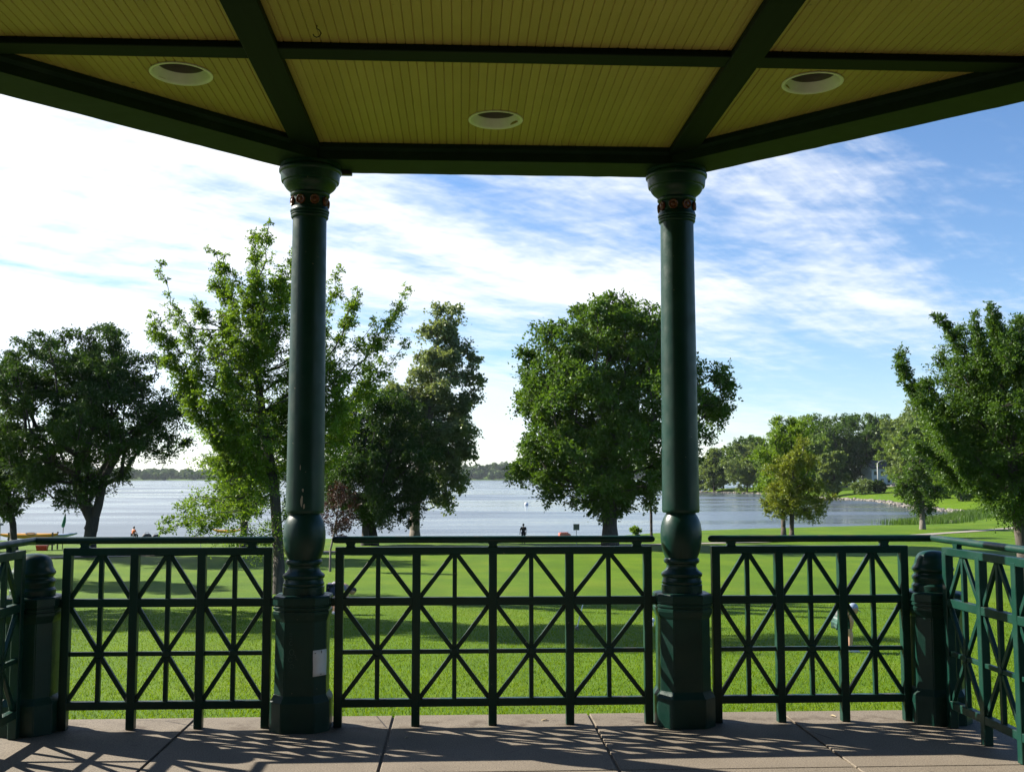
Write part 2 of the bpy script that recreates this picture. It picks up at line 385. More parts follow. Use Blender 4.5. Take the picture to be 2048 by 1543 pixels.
# ------------------------------------------------------------------ pavilion: terrace floor
RY = 6.6                       # line of the front railing
XL, XR = -2.563, 2.970         # side railings
AX, BX = -.947, 1.378          # the two front columns
CX, SIDE = .2155, 2.325        # roof octagon: centre x and side length
CY = RY - SIDE * 1.2071
def chamfer_ring(h, c, z):     # square of half width h with corners cut by c
    return [(h, -h+c, z), (h, h-c, z), (h-c, h, z), (-h+c, h, z), (-h, h-c, z), (-h, -h+c, z), (-h+c, -h, z), (h-c, -h, z)]
def build_floor():
    root = MB().box((XL - .30, -2.5, -.14), (XR + .30, RY + .285, -.012)).mesh('floor')
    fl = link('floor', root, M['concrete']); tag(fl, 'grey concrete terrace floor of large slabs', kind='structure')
    xs = [XL - .31, -1.64, -.41, .825, 2.06, XR + .31]; ys = [-2.51, -.6, .64, 1.87, 3.1, 4.335, 5.57, RY + .295]
    g = .007
    rng = random.Random(3)
    for i in range(len(xs) - 1):
        for j in range(len(ys) - 1):
            dz = rng.uniform(-.0015, .0015)
            me = MB().box((xs[i] + g, ys[j] + g, -.011), (xs[i+1] - g, ys[j+1] - g, dz), .004).mesh('floor_slab')
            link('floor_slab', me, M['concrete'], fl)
    M['plinth'] = simple('plinth_stone', (.22, .20, .18), .85, .2, 3, .3)
    w = MB().box((XL - .24, -2.45, -2.6), (XR + .24, RY + .23, -.141)).mesh('terrace_base')
    tag(link('terrace_base', w, M['plinth']), 'rough concrete wall carrying the terrace floor', kind='structure')
build_floor()

# ------------------------------------------------------------------ pavilion: columns and corner posts
def pedestal_mesh():
    m = MB()
    rows = [(.176, .078, 0), (.176, .078, .172), (.170, .076, .184), (.158, .070, .204), (.154, .068, .212), (.152, .068, .640), (.158, .071, .656), (.166, .075, .684),
            (.166, .075, .700), (.160, .072, .704), (.160, .072, .710), (.167, .075, .714), (.167, .075, .724), (.161, .072, .728), (.161, .072, .734), (.168, .076, .738), (.168, .076, .780), (.163, .074, .788), (.150, .068, .792)]
    m.ring_strip([chamfer_ring(h, c, z) for h, c, z in rows])
    bmesh.ops.bevel(m.bm, geom=[e for e in m.bm.edges if abs(e.verts[0].co.z - e.verts[1].co.z) > .08], offset=.005, segments=2, affect='EDGES')
    return m.mesh('pedestal')
PED = pedestal_mesh()
BALUSTER = MB().lathe([(.118, .786), (.1255, .790), (.1255, .838), (.120, .843), (.123, .848), (.124, .858), (.119, .864), (.1175, .884), (.1255, .892), (.1265, .906), (.121, .913), (.102, .928), (.094, .942), (.092, .955), (.096, .966), (.107, .972), (.1105, .984), (.107, .996), (.100, 1.002),
     (.1035, 1.012), (.111, 1.032), (.118, 1.056), (.1235, 1.085), (.127, 1.115), (.128, 1.145), (.1265, 1.175), (.122, 1.205), (.114, 1.232), (.104, 1.254), (.093, 1.272), (.090, 1.280), (.090, 1.30)], 40).mesh('baluster', True, 40)
SHAFT = MB().lathe([(.088, 1.279), (.110, 1.280), (.1155, 1.287), (.1163, 1.300), (.1157, 1.34), (.1145, 1.45), (.1125, 1.8), (.1095, 2.3), (.1060, 2.844), (.1045, 3.126), (.09, 3.128)], 40).mesh('shaft', True, 40)
CAPITAL = MB().lathe([(.090, 3.110), (.112, 3.112), (.116, 3.118), (.116, 3.126), (.112, 3.131), (.1175, 3.135), (.1185, 3.142), (.114, 3.147), (.1205, 3.151), (.1215, 3.160), (.1175, 3.167), (.116, 3.178), (.108, 3.184), (.108, 3.243), (.117, 3.248), (.1225, 3.256), (.1225, 3.264), (.117, 3.270), (.122, 3.275), (.126, 3.282),
     (.135, 3.290), (.150, 3.303), (.161, 3.318), (.167, 3.332), (.168, 3.338), (.178, 3.341), (.181, 3.350), (.184, 3.385), (.186, 3.394), (.190, 3.397), (.195, 3.404), (.1955, 3.418), (.191, 3.428), (.186, 3.431), (.186, 3.4525)], 40).mesh('capital', True, 35)
def medallion_mesh():
    m = MB(); a = m.lathe([(.030, 0), (.030, .009), (.027, .013), (.023, .009), (.016, .007), (.012, .011), (.006, .014)], 18); return m.mesh('medallion', True, 40)
MEDAL = medallion_mesh()
M['medal'] = simple('medallion_paint', (.115, .034, .016), .5, .5, 60, metal=.0)
def column(loc, label):
    c = empty('column', loc, 0, label, 'column', 'columns carrying the pavilion roof')
    part('pedestal', PED, M['green'], c); part('baluster', BALUSTER, M['green'], c); part('shaft', SHAFT, M['green'], c)
    cap = part('capital', CAPITAL, M['green'], c)
    for k in range(8):
        a = rad(22.5 + 45 * k)
        part('medallion', MEDAL, M['medal'], cap, (.108 * math.cos(a), .108 * math.sin(a), 3.2135), (0, rad(90), a))
    return c
colA = column((AX, RY, 0), 'green painted column with a white notice on its pedestal')
colB = column((BX, RY, 0), 'green painted round column in front of the big oak, without a notice')
column((CX - SIDE * 1.2071, CY + SIDE / 2, 0), 'green column at the left end of the left side railing')
column((CX + SIDE * 1.2071, CY + SIDE / 2, 0), 'green column at the near end of the right side railing')
column((CX - SIDE * 1.2071, CY - SIDE / 2, 0), 'rear green column on the left side of the pavilion')
column((CX + SIDE * 1.2071, CY - SIDE / 2, 0), 'rear green column on the right side of the pavilion')
FINIAL = MB().lathe([(.122, .788), (.128, .792), (.130, .826), (.124, .834), (.118, .842), (.121, .858), (.1265, .868), (.1275, .878), (.122, .888), (.113, .896), (.112, .904), (.120, .914), (.1265, .922), (.1265, .930), (.120, .942), (.111, .955), (.1075, .970), (.1045, .985), (.098, 1.002), (.088, 1.017), (.072, 1.029), (.05, 1.037), (.022, 1.041)], 36).mesh('finial', True, 40)
def corner_post(loc, label):
    c = empty('corner_post', loc, 0, label, 'post', 'domed posts at the corners of the railing')
    part('pedestal', PED, M['green'], c); part('finial', FINIAL, M['green'], c)
corner_post((XL, RY, 0), 'low domed green post at the left corner of the railing')
corner_post((XR, RY, 0), 'low domed green post at the right corner of the railing')

# ------------------------------------------------------------------ pavilion: railings
def railing(origin, rz, posts, hr, brackets, stubs, label):
    """posts: x of the uprights; hr: handrail from, to (x) with round ends flags; local x runs along the railing"""
    r = empty('railing', origin, rz, label, 'railing', 'green railings round the terrace')
    G = M['green']
    # handrail
    x0, x1, e0, e1 = hr; R = .0215; pts = []; rr = []
    if e0: pts += [x0, x0 + .006, x0 + .016]; rr += [.008, .016, .0205]
    else: pts += [x0]; rr += [R]
    pts.append(x0 + .03); rr.append(R); pts.append(x1 - .03); rr.append(R)
    if e1: pts += [x1 - .016, x1 - .006, x1]; rr += [.0205, .016, .008]
    else: pts += [x1]; rr += [R]
    part('handrail', MB().tube([(p, 0, 1.1175) for p in pts], rr, 16).mesh('handrail', True, 50), G, r)
    for b in brackets: part('handrail_bracket', MB().ring_strip([[(b - w, -.016, z), (b + w, -.016, z), (b + w, .016, z), (b - w, .016, z)] for w, z in ((.034, 1.070), (.026, 1.078), (.024, 1.086), (.032, 1.100), (.034, 1.108))]).mesh('handrail_bracket'), G, r)
    a, z = posts[0], posts[-1]
    s0, s1 = stubs
    for lo, hi, xa, xb, dp in ((1.027, 1.073, a - .026, z + .026, .0235), (.720, .769, a - s0, z + s1, .0225), (.116, .163, a, z, .0220)):
        part('rail', MB().box((xa, -dp, lo), (xb, dp, hi), .003).mesh('rail'), G, r)
    for k, x in enumerate(posts):
        part('post', MB().box((x - .025, -.025, 0), (x + .025, .025, 1.045), .003).mesh('post'), G, r)
    for xa, xb in zip(posts[:-1], posts[1:]):
        m = (xa + xb) / 2
        part('upright_bar', MB().box((m - .0135, -.0140, .14), (m + .0135, .0140, 1.05), .002).mesh('upright_bar'), G, r)
        part('cross_bar', MB().box((xa, -.0125, .429), (xb, .0125, .455), .002).mesh('cross_bar'), G, r)
        part('joint_boss', MB().tube([(m, -.019, .442), (m, -.015, .442), (m, .015, .442), (m, .019, .442)], [.020, .027, .027, .020], 14).mesh('joint_boss'), G, r)
        for p, q, d in (((xa + .012, .755), (m, 1.045), .0115), ((xb - .012, .755), (m, 1.045), .0105), ((xa + .012, .735), (m, .442), .0115), ((xb - .012, .735), (m, .442), .0105), ((m, .442), (xa + .012, .150), .0118), ((m, .442), (xb - .012, .150), .0108)):
            part('diagonal_bar', MB().bar((p[0], 0, p[1]), (q[0], 0, q[1]), .027, d * 2, .002).mesh('diagonal_bar'), G, r)
    return r
PM = [-.730, -.262, .206, .678, 1.163]
railing((0, RY, 0), 0, PM, (-.779, 1.212, 1, 1), [-.665, .206, 1.098], (.06, .06), 'middle green lattice railing between the two columns')
PL = [-2.359, -1.960, -1.560, -1.163]
railing((0, RY, 0), 0, PL, (XL - .0, -1.127, 0, 1), [-2.26, -1.26], (.05, .06), 'green lattice railing left of the noticed column')
PR = [1.590, 1.986, 2.386, 2.780]
railing((0, RY, 0), 0, PR, (1.547, XR + .0, 1, 0), [1.69, 2.66], (.06, .05), 'green lattice railing right of the right column, in front of the bending player')
SP = [.205, .622, 1.018, 1.410]
railing((XR, RY, 0), rad(-90), SP, (0, 1.60, 0, 1), [.34, 1.28], (.05, .05), 'sunlit green side railing at the right edge')
railing((XL, RY, 0), rad(-90), SP, (0, 1.60, 0, 1), [.34, 1.28], (.05, .05), 'side railing seen edge on at the left margin')

# ------------------------------------------------------------------ pavilion: roof with boarded ceiling
ZC = 3.55                       # underside of the boards
LIGHTS = [(-1.428, 5.336), (.198, 5.957), (1.830, 5.300)]
LIGHTS_UNSEEN = [(.2155, 2 * CY - 5.957)]
LR = .150
def oct_pts(ap, z):             # octagon of apothem ap, vertices in order
    s = ap * math.tan(rad(22.5))
    return [(CX - s, CY + ap, z), (CX + s, CY + ap, z), (CX + ap, CY + s, z), (CX + ap, CY - s, z), (CX + s, CY - ap, z), (CX - s, CY - ap, z), (CX - ap, CY - s, z), (CX - ap, CY + s, z)]
AP = SIDE * 1.2071
def build_roof():
    roof = empty('pavilion_roof', (0, 0, 0), 0, 'pavilion roof with yellow boarded ceiling and dark green beams', 'roof')
    # eave beams: eight, mitred at the corners
    o_, i_ = AP + .155, AP - .150
    for k in range(8):
        j = (k + 1) % 8
        nseg = 26; m = MB(); rings = []
        rng = random.Random(k)
        O0, O1 = Vector(oct_pts(o_, 0)[k]), Vector(oct_pts(o_, 0)[j]); I0, I1 = Vector(oct_pts(i_, 0)[k]), Vector(oct_pts(i_, 0)[j])
        for s in range(nseg + 1):
            t = .0006 + (s / nseg) * .9988; po = O0.lerp(O1, t); pi = I0.lerp(I1, t)
            dz = rng.uniform(-.0013, .0013); e = (po - pi).normalized() * rng.uniform(-.001, .001)
            mid = pi.lerp(po, .0)
            rings.append([(po.x + e.x, po.y + e.y, 3.453 + dz), (pi.x, pi.y, 3.453), (pi.x, pi.y, 3.575), (po.x, po.y, 3.575)])
        m.ring_strip(rings); part('eave_beam', m.mesh('eave_beam'), M['beam'], roof)
        # stepped trim between beam and boards
        t0, t1 = oct_pts(i_ - .028, 0), oct_pts(i_ + .002, 0)
        m = MB(); m.ring_strip([[(*t0[q][:2], 3.520), (*t0[q][:2], 3.5493), (*t1[q][:2], 3.5493), (*t1[q][:2], 3.505)] for q in (k, j)])
        part('eave_trim', m.mesh('eave_trim'), M['beam'], roof)
    for x in (AX, BX):
        part('cross_beam', MB().box((x - .080, CY - AP + .10, 3.508), (x + .080, CY + AP - .10, 3.5485), .004).mesh('cross_beam'), M['beam_dark'], roof)
    for y in (CY + SIDE / 2, CY - SIDE / 2):
        part('purlin', MB().box((CX - AP + .1, y - .052, 3.515), (CX + AP - .1, y + .082, 3.5482), .004).mesh('purlin'), M['beam_dark'], roof)
    # ceiling boards with a bead groove down the middle, cut round the recessed lights and along the eaves
    w = .0885; n0 = int(math.floor((CX - AP) / w)); n1 = int(math.ceil((CX + AP) / w))
    prof = [(0.0004, .0040), (.0018, .0022), (.0038, .0005), (.0060, 0), (.0385, 0), (.0412, .0007), (.0428, .0032), (.0442, .0048), (.0456, .0032), (.0472, .0007), (.0500, 0), (.0825, 0), (.0847, .0005), (.0867, .0022), (.0881, .0040), (.0881, .016), (.0004, .016)]
    def yfar(x):
        ax = abs(x - CX); return AP if ax <= SIDE / 2 else max(AP - (ax - SIDE / 2), 0)
    rows = [(CY + SIDE / 2, None, 1), (CY - SIDE / 2, CY + SIDE / 2, 0), (None, CY - SIDE / 2, -1)]
    rng = random.Random(11)
    for i in range(n0, n1):
        x0 = i * w
        for ya, yb, sg in rows:
            def lo(x): return ya if ya is not None else CY - yfar(x)
            def hi(x): return yb if yb is not None else CY + yfar(x)
            xm = x0 + w / 2
            if abs(xm - CX) > AP - .02 or hi(xm) - lo(xm) < .03: continue
            spans = [(lo, hi)]
            for (lx, ly) in LIGHTS + LIGHTS_UNSEEN:
                if x0 - LR < lx < x0 + w + LR and lo(xm) < ly < hi(xm):
                    def h(x, lx=lx): return math.sqrt(max(0, LR * LR - (x - lx) ** 2)) + .002
                    a, b = spans[-1]
                    spans[-1:] = [(a, lambda x, ly=ly, h=h: ly - h(x)), (lambda x, ly=ly, h=h: ly + h(x), b)]
            for a, b in spans:
                dz = rng.uniform(0, .0012); m = MB()
                m.ring_strip([[(x0 + px, a(x0 + px), ZC + pz + dz) for px, pz in prof], [(x0 + px, max(a(x0 + px) + .002, b(x0 + px)), ZC + pz + dz) for px, pz in prof]])
                part('ceiling_board', m.mesh('ceiling_board'), M['yellow'], roof)
    # roof covering over the ceiling
    m = MB(); m.ring_strip([oct_pts(AP + .155, 3.576), oct_pts(AP + .36, 3.66), oct_pts(AP + .38, 3.72), oct_pts(AP + .30, 3.76), oct_pts(.25, 5.3), oct_pts(.05, 5.4)])
    # hollow for the light cans: raise the inside over the ceiling
    M['shingle'] = simple('roof_shingle', (.09, .085, .08), .9, .3, 12, .6, .01)
    bm = m.bm; cap = [f for f in bm.faces if len(f.verts) == 8 and abs(f.calc_center_median().z - 3.576) < .01]
    bmesh.ops.delete(bm, geom=cap, context='FACES_ONLY')
    part('roof_covering', m.mesh('roof_covering'), M['shingle'], roof)
    m = MB(); o2 = oct_pts(AP + .150, 3.72); m.ring_strip([o2, oct_pts(AP + .150, 3.74)]); part('roof_deck', m.mesh('roof_deck'), M['beam'], roof)
    return roof
build_roof()
M['trim_white'] = simple('light_trim', (.72, .74, .70), .35, .04, 20)
M['can_dark'] = simple('light_can', (.10, .09, .08), .5, .1, 10)
M['lamp_glass'] = simple('lamp_glass', (.42, .40, .36), .15, .05, 10)
def downlight(x, y, label):
    d = empty('ceiling_light', (x, y, ZC), 0, label, 'ceiling light', 'recessed lights in the pavilion ceiling')
    m = MB(); m.ring_strip([[(r * math.cos(2*math.pi*i/48), r * math.sin(2*math.pi*i/48), z) for i in range(48)] for r, z in ((.1445, .008), (.157, -.001), (.157, -.0055), (.152, -.008), (.1435, -.006), (.138, .004), (.119, .046), (.121, .048), (.1445, .010))], cap=(False, False))
    part('trim_ring', m.mesh('trim_ring', True, 50), M['trim_white'], d)
    m = MB(); m.ring_strip([[(r * math.cos(2*math.pi*i/40), r * math.sin(2*math.pi*i/40), z) for i in range(40)] for r, z in ((.1205, .047), (.117, .052), (.112, .140), (.09, .152))], cap=(False, True))
    part('lamp_housing', m.mesh('lamp_housing', True, 50), M['can_dark'], d)
    part('lamp_bulb', MB().lathe([(.035, .151), (.040, .135), (.068, .115), (.078, .105), (.070, .097), (.04, .093), (.01, .092)], 28).mesh('lamp_bulb', True), M['lamp_glass'], d)
downlight(*LIGHTS[0], 'leftmost recessed round white ceiling light')
downlight(*LIGHTS[1], 'recessed round white ceiling light in the middle panel, lowest of three')
downlight(*LIGHTS[2], 'rightmost recessed round white ceiling light')
downlight(*LIGHTS_UNSEEN[0], 'recessed round white ceiling light over the entrance side')
# things fixed to the pavilion
M['iron'] = simple('dark_iron', (.03, .025, .022), .5, .2, 30)
hook = MB().tube([(0, 0, 0), (0, 0, -.016), (.012, 0, -.024), (.020, 0, -.038), (.014, 0, -.052), (0, 0, -.058), (-.012, 0, -.052), (-.016, 0, -.044)], .0028, 8).mesh('ceiling_hook', True)
tag(link('ceiling_hook', hook, M['iron'], None, (-.66, 4.72, ZC + .002)), 'small dark iron hook screwed into the yellow ceiling', 'hook')
brk = MB().box((0, -.02, 0), (.085, .02, .022), .003).box((.012, -.012, .0215), (.07, .012, .034)).mesh('beam_bracket')
tag(link('beam_bracket', brk, M['iron'], None, (AX + .165, RY + .105, 3.4245)), 'flat dark bracket under the beam beside the left capital', 'bracket')
M['paper'] = simple('white_paper', (.74, .75, .78), .6, .04, 30)
M['ink'] = simple('printed_ink', (.10, .10, .12), .7, .1, 30)
def notice():
    n = empty('paper_notice', (AX + .118, RY - .118, .40), rad(45), 'white paper notice taped to the left column pedestal', 'notice')
    w, h = .050, .076
    m = MB(); rows = []
    for k in range(7):
        z = -h + 2 * h * k / 6; rows.append([(-w + .001 * math.sin(k), -.0026, z), (0, -.0026 - .0004 * math.sin(k * .9 + 1), z), (w, -.0026, z)])
    vs = [[m.bm.verts.new(p) for p in r] for r in rows]
    for a, b in zip(vs[:-1], vs[1:]):
        for i in range(2): m.bm.faces.new((a[i], a[i+1], b[i+1], b[i]))
    sh = part('sheet', m.mesh('sheet', True), M['paper'], n); md = sh.modifiers.new('thick', 'SOLIDIFY'); md.thickness = .0008
    m = MB(); rng = random.Random(2)
    part('staple', MB().box((.008, -.0052, .056), (.013, -.0034, .071)).mesh('staple'), M['ink'], n)
    part('staple', MB().box((-.040, -.0052, .058), (-.030, -.0034, .062)).mesh('staple'), M['ink'], n)
    part('staple', MB().box((.002, -.0052, -.068), (.014, -.0034, -.065)).mesh('staple'), M['ink'], n)
notice()
# worn spots: bare patches where paint has flaked from the left column, scratches on its pedestal
M['bare'] = simple('flaked_patch', (.30, .27, .21), .8, .25, 40)
M['scratch'] = simple('scratched_paint', (.060, .095, .085), .7, .3, 80)
def flake(z, a, w, h, seed):
    rng = random.Random(seed); m = MB(); n = 9; pts = []
    for k in range(n):
        t = 2 * math.pi * k / n; q = rng.uniform(.55, 1.0)
        aa = a + math.cos(t) * w * q / .115; zz_ = z + math.sin(t) * h * q
        R = np.interp(zz_, [1.3, 1.45, 1.8], [.1163, .1145, .1125]) + .0006
        pts.append((R * math.cos(aa), R * math.sin(aa), zz_))
    m.bm.faces.new([m.bm.verts.new(p) for p in pts]); part('flaked_patch', m.mesh('flaked_patch'), M['bare'], colA)
flake(1.355, rad(268), .010, .040, 1); flake(1.325, rad(275), .006, .022, 2); flake(1.42, rad(271), .008, .014, 3); flake(1.56, rad(262), .004, .02, 4)
def scratch(pts, name='scratch'):
    c = part(name, MB().tube([(x, -.1525, z) for x, z in pts], .0011, 5).mesh(name), M['scratch'], colA); return c
def arc(cx, cz, rx, rz, a0, a1, n=14): return [(cx + rx * math.cos(rad(a0 + (a1 - a0) * k / n)), cz + rz * math.sin(rad(a0 + (a1 - a0) * k / n))) for k in range(n + 1)]
for z in (.575, .560, .545): scratch([(-.058, z), (-.050, z + .002), (-.040, z - .001)])
scratch(arc(-.046, .520, .010, .012, 60, 320)); scratch(arc(-.042, .468, .013, .017, 0, 360)); scratch(arc(-.048, .425, .012, .013, 30, 330)); scratch(arc(-.040, .385, .011, .013, 0, 350)); scratch(arc(-.050, .345, .012, .013, 80, 300))
for k in range(3): scratch([(-.026 + .004 * k, .452 - .012 * k), (-.016 + .004 * k, .446 - .012 * k)])

# unseen house added behind the viewer; dark walls and ceiling block skylight
M['dark_board'] = simple('dark_stained_board', (.045, .040, .030), .7, .3, 3)
def add_shade_house():
    h = empty('added_shade_house', (CX, -3.2, 0), 0, 'unseen dark boarded house added behind the pavilion to shade it', 'light blocker')
    part('wall', MB().box((-6.2, -.2, 0), (6.2, 0, 4.2)).mesh('wall'), M['dark_board'], h)
    for sx in (-1, 1): part('wall', MB().box((sx * 6.2 - .1, 0, 0), (sx * 6.2 + .1, 3.9, 4.2)).mesh('wall'), M['dark_board'], h)
    for sx in (-1, 1): part('wall', MB().box((min(sx * 3.3, sx * 6.1), 3.7, 0), (max(sx * 3.3, sx * 6.1), 3.9, 4.2)).mesh('wall'), M['dark_board'], h)
    part('ceiling', MB().box((-6.1, .0, 3.76), (6.1, 4.05, 3.9)).mesh('ceiling'), M['dark_board'], h)
    part('floor_slab', MB().box((-6.3, -.3, -.5), (6.3, .71, -.145)).mesh('floor_slab'), M['concrete'], h)
    part('door', MB().box((-1.0, .003, .0), (1.0, .05, 2.2)).mesh('door'), M['beam'], h)
    part('roof', MB().ring_strip([[(-6.7, -.7, 4.2), (6.7, -.7, 4.2), (6.7, 3.95, 4.2), (-6.7, 3.95, 4.2)], [(-5, 1.2, 5.6), (5, 1.2, 5.6), (5, 1.6, 5.6), (-5, 1.6, 5.6)]]).mesh('roof'), M['shingle'], h)
add_shade_house()

# ------------------------------------------------------------------ trees
def env_at(rows, h):
    hs = np.array([r[0] for r in rows])[::-1]; l = np.array([r[1] for r in rows])[::-1]; r = np.array([r[2] for r in rows])[::-1]
    return np.interp(h, hs, l), np.interp(h, hs, r)
def crown_clumps(rows, n, r, rng, depth=.85, shell=.42):
    h1, h0 = rows[0][0], rows[-1][0]; out = []; rad_ = []
    hs = np.linspace(h0, h1, 60); wl, wr = env_at(rows, hs); wt = (wr - wl) ** 1.5 + .3; wt /= wt.sum()
    tries = 0
    while len(out) < n and tries < n * 60:
        tries += 1
        h = rng.choice(hs, p=wt) + rng.uniform(-.2, .2); l, q = env_at(rows, h); cx = (l + q) / 2; w = (q - l) / 2
        rr = r * rng.uniform(.6, 1.25); w2 = max(w - rr * .75, .1); a = rng.uniform(0, 2 * math.pi); k = rng.uniform(0, 1) ** shell
        p = np.array([cx + w2 * k * math.cos(a), w2 * depth * k * math.sin(a), min(h, h1 - rr * .45)])
        if out and (np.linalg.norm(np.array(out) - p, axis=1) < .62 * rr).any(): continue
        out.append(p); rad_.append(rr)
    return np.array(out), np.array(rad_)
def lobed(rows, nl, lr, ns, sr, rng, depth=.85, up=.25, shell=.33, fill=0):
    h1, h0 = rows[0][0], rows[-1][0]; hs = np.linspace(h0, h1, 60); wl, wr = env_at(rows, hs); wt = (wr - wl) ** 1.25 + .3; wt /= wt.sum()
    cen, rr = [], []; tries = 0
    while len(cen) < nl and tries < nl * 80:
        tries += 1
        h = rng.choice(hs, p=wt); l, q = env_at(rows, h); cx = (l + q) / 2; w = (q - l) / 2; R = min(lr * rng.uniform(.55, 1.35), max(w * .75, .3))
        a = rng.uniform(0, 2 * math.pi); k = rng.uniform(0, 1) ** shell; w2 = max(w - R * .8, 0)
        p = np.array([cx + w2 * k * math.cos(a), w2 * depth * k * math.sin(a), min(h, h1 - R * .6)])
        if cen and (np.linalg.norm(np.array(cen) - p, axis=1) < .72 * R + .2 * np.array(rr)).any(): continue
        cen.append(p); rr.append(R)
    out, ro = [], []
    for c, R in zip(cen, rr):
        m = max(3, int(ns * (R / lr) ** 1.5)); d = rng.normal(size=(m, 3)); d[:, 2] = d[:, 2] * .8 + up; d /= np.linalg.norm(d, axis=1, keepdims=True)
        d[:, 2] *= .8; out.append(c + d * R * rng.uniform(.45, 1.0, (m, 1))); ro.append(sr * rng.uniform(.6, 1.25, m))
    if fill:
        f = crown_clumps([(a * .93, b * .8, c_ * .8) for a, b, c_ in rows], fill, sr, rng, depth, .6); out.append(f[0]); ro.append(f[1])
    return np.concatenate(out), np.concatenate(ro)
def shoot_clumps(tips, starts, step, r0, r1, rng, from_=.25):
    out = []; rr = []
    for tip, st in zip(tips, starts):
        tip, st = np.array(tip, float), np.array(st, float); L = np.linalg.norm(tip - st); n = max(3, int(L / step))
        mid = (tip + st) / 2 + np.array([0, 0, -.08 * L]) + rng.normal(0, .04 * L, 3)
        for k in range(n + 1):
            t = from_ + (1 - from_) * k / n; p = (1 - t) ** 2 * st + 2 * t * (1 - t) * mid + t * t * tip
            out.append(p + rng.normal(0, .08, 3)); rr.append((r0 + (r1 - r0) * t) * rng.uniform(.75, 1.2))
    return np.array(out), np.array(rr)
def skeleton(clumps, trunk, rng, bf=.45):
    """grow limbs from the trunk polyline to every clump (balanced minimum spanning tree)"""
    nodes = [np.array(p, float) for p in trunk]; par = [-1] + list(range(len(trunk) - 1)); plen = [0.0]
    for i in range(1, len(trunk)): plen.append(plen[-1] + np.linalg.norm(nodes[i] - nodes[i-1]))
    first = max(1, len(trunk) // 2)
    order = np.argsort(np.linalg.norm(clumps - np.array(trunk[-1]), axis=1)); ends = []
    for ci in order:
        c = clumps[ci]; P = np.array(nodes); d = np.linalg.norm(P - c, axis=1)
        cost = d * (1 + .8 * np.clip((P[:, 2] - c[2]) / (d + .01), 0, 1)) + bf * np.array(plen); cost[:first] += 6
        k = int(np.argmin(cost)); a = nodes[k]; L = np.linalg.norm(c - a); n = max(1, int(L / 1.1)); last = k
        for s in range(1, n + 1):
            t = s / n; q = a + (c - a) * t
            if s < n: q = q + rng.normal(0, .07 * L / n ** .5, 3) + np.array([0, 0, -.10 * L * math.sin(math.pi * t)])
            nodes.append(q); par.append(last); plen.append(plen[last] + np.linalg.norm(q - nodes[last])); last = len(nodes) - 1
        ends.append(last)
    w = np.zeros(len(nodes)); w[ends] = 1.0
    for i in range(len(nodes) - 1, 0, -1): w[par[i]] += w[i]
    return np.array(nodes), np.array(par), w
def trunk_mesh(nodes, par, w, base_r, n_trunk, tip=.014, flare=1.35):
    r = base_r * (w / w[0]) ** .46; r = np.maximum(r, tip); r[0] = base_r * flare
    i = np.arange(1, len(nodes)); p = par[i]; a, b = nodes[p], nodes[i]; d = b - a; L = np.linalg.norm(d, axis=1, keepdims=True) + 1e-6; d /= L
    ra = np.where(p < n_trunk, np.where(i < n_trunk, r[p], np.minimum(r[p], r[i] * 1.35)), np.minimum(r[p], r[i] * 1.5)); rb = r[i]
    ref = np.where(np.abs(d[:, 2:3]) < .8, np.array([[0, 0, 1.]]), np.array([[1., 0, 0]]))
    x = np.cross(ref, d); x /= np.linalg.norm(x, axis=1, keepdims=True); y = np.cross(d, x)
    k = 9; th = np.arange(k) * 2 * math.pi / k; cs, sn = np.cos(th), np.sin(th)
    ring = x[:, None, :] * cs[None, :, None] + y[:, None, :] * sn[None, :, None]
    va = a[:, None, :] + ring * ra[:, None, None]; vb = (b + d * rb[:, None] * .35)[:, None, :] + ring * rb[:, None, None]
    v = np.concatenate([va, vb], 1).reshape(-1, 3); m = len(i); base = (np.arange(m) * 2 * k)[:, None]; q = np.arange(k)[None]; q1 = (q + 1) % k
    f = np.stack([base + q, base + q1, base + k + q1, base + k + q], -1).reshape(-1, 4)
    caps = np.concatenate([base + k + q], 1)
    return mesh_np('trunk', v, [f, caps], True)
def leaf_mesh(cl, cr, Sn, Ln, size, rng, flat=.8, droop=.15, aspect=.52, upn=.7, jit=.13):
    n = len(cl); d = rng.normal(size=(n, Sn, 3)); d /= np.linalg.norm(d, axis=2, keepdims=True); d[..., 2] *= flat
    t = rng.uniform(.08, 1, (n, Sn, Ln)) ** .65; R = cr[:, None, None, None]
    R = R * rng.uniform(.65, 1.2, (n, Sn, 1, 1))
    p = cl[:, None, None, :] + d[:, :, None, :] * t[..., None] * R + rng.normal(0, 1, (n, Sn, Ln, 3)) * jit * R
    p[..., 2] -= droop * (t ** 2) * R[..., 0]
    dd = d[:, :, None, :] + rng.normal(0, .75, p.shape); dd[..., 2] -= droop; dd /= np.linalg.norm(dd, axis=-1, keepdims=True)
    nn = rng.normal(0, .6, p.shape); nn[..., 2] += upn
    s = np.cross(dd, nn); s /= np.linalg.norm(s, axis=-1, keepdims=True) + 1e-6; nn = np.cross(s, dd)
    L = size * rng.uniform(.65, 1.3, p.shape[:-1])[..., None]; w = L * aspect / 2
    v = np.stack([p, p + dd * L * .45 + s * w + nn * L * .10, p + dd * L, p + dd * L * .45 - s * w + nn * L * .10], -2).reshape(-1, 3)
    m = len(v) // 4; f = np.arange(m * 4).reshape(m, 4)
    me = mesh_np('crown', v, f, False)
    clump_t = np.broadcast_to(rng.uniform(0, 1, (n, 1, 1)), t.shape); tint = np.clip(.35 * clump_t + .65 * rng.uniform(0, 1, t.shape), 0, 1).ravel()
    at = me.attributes.new('tint', 'FLOAT', 'FACE'); at.data.foreach_set('value', tint.astype(np.float32))
    return me
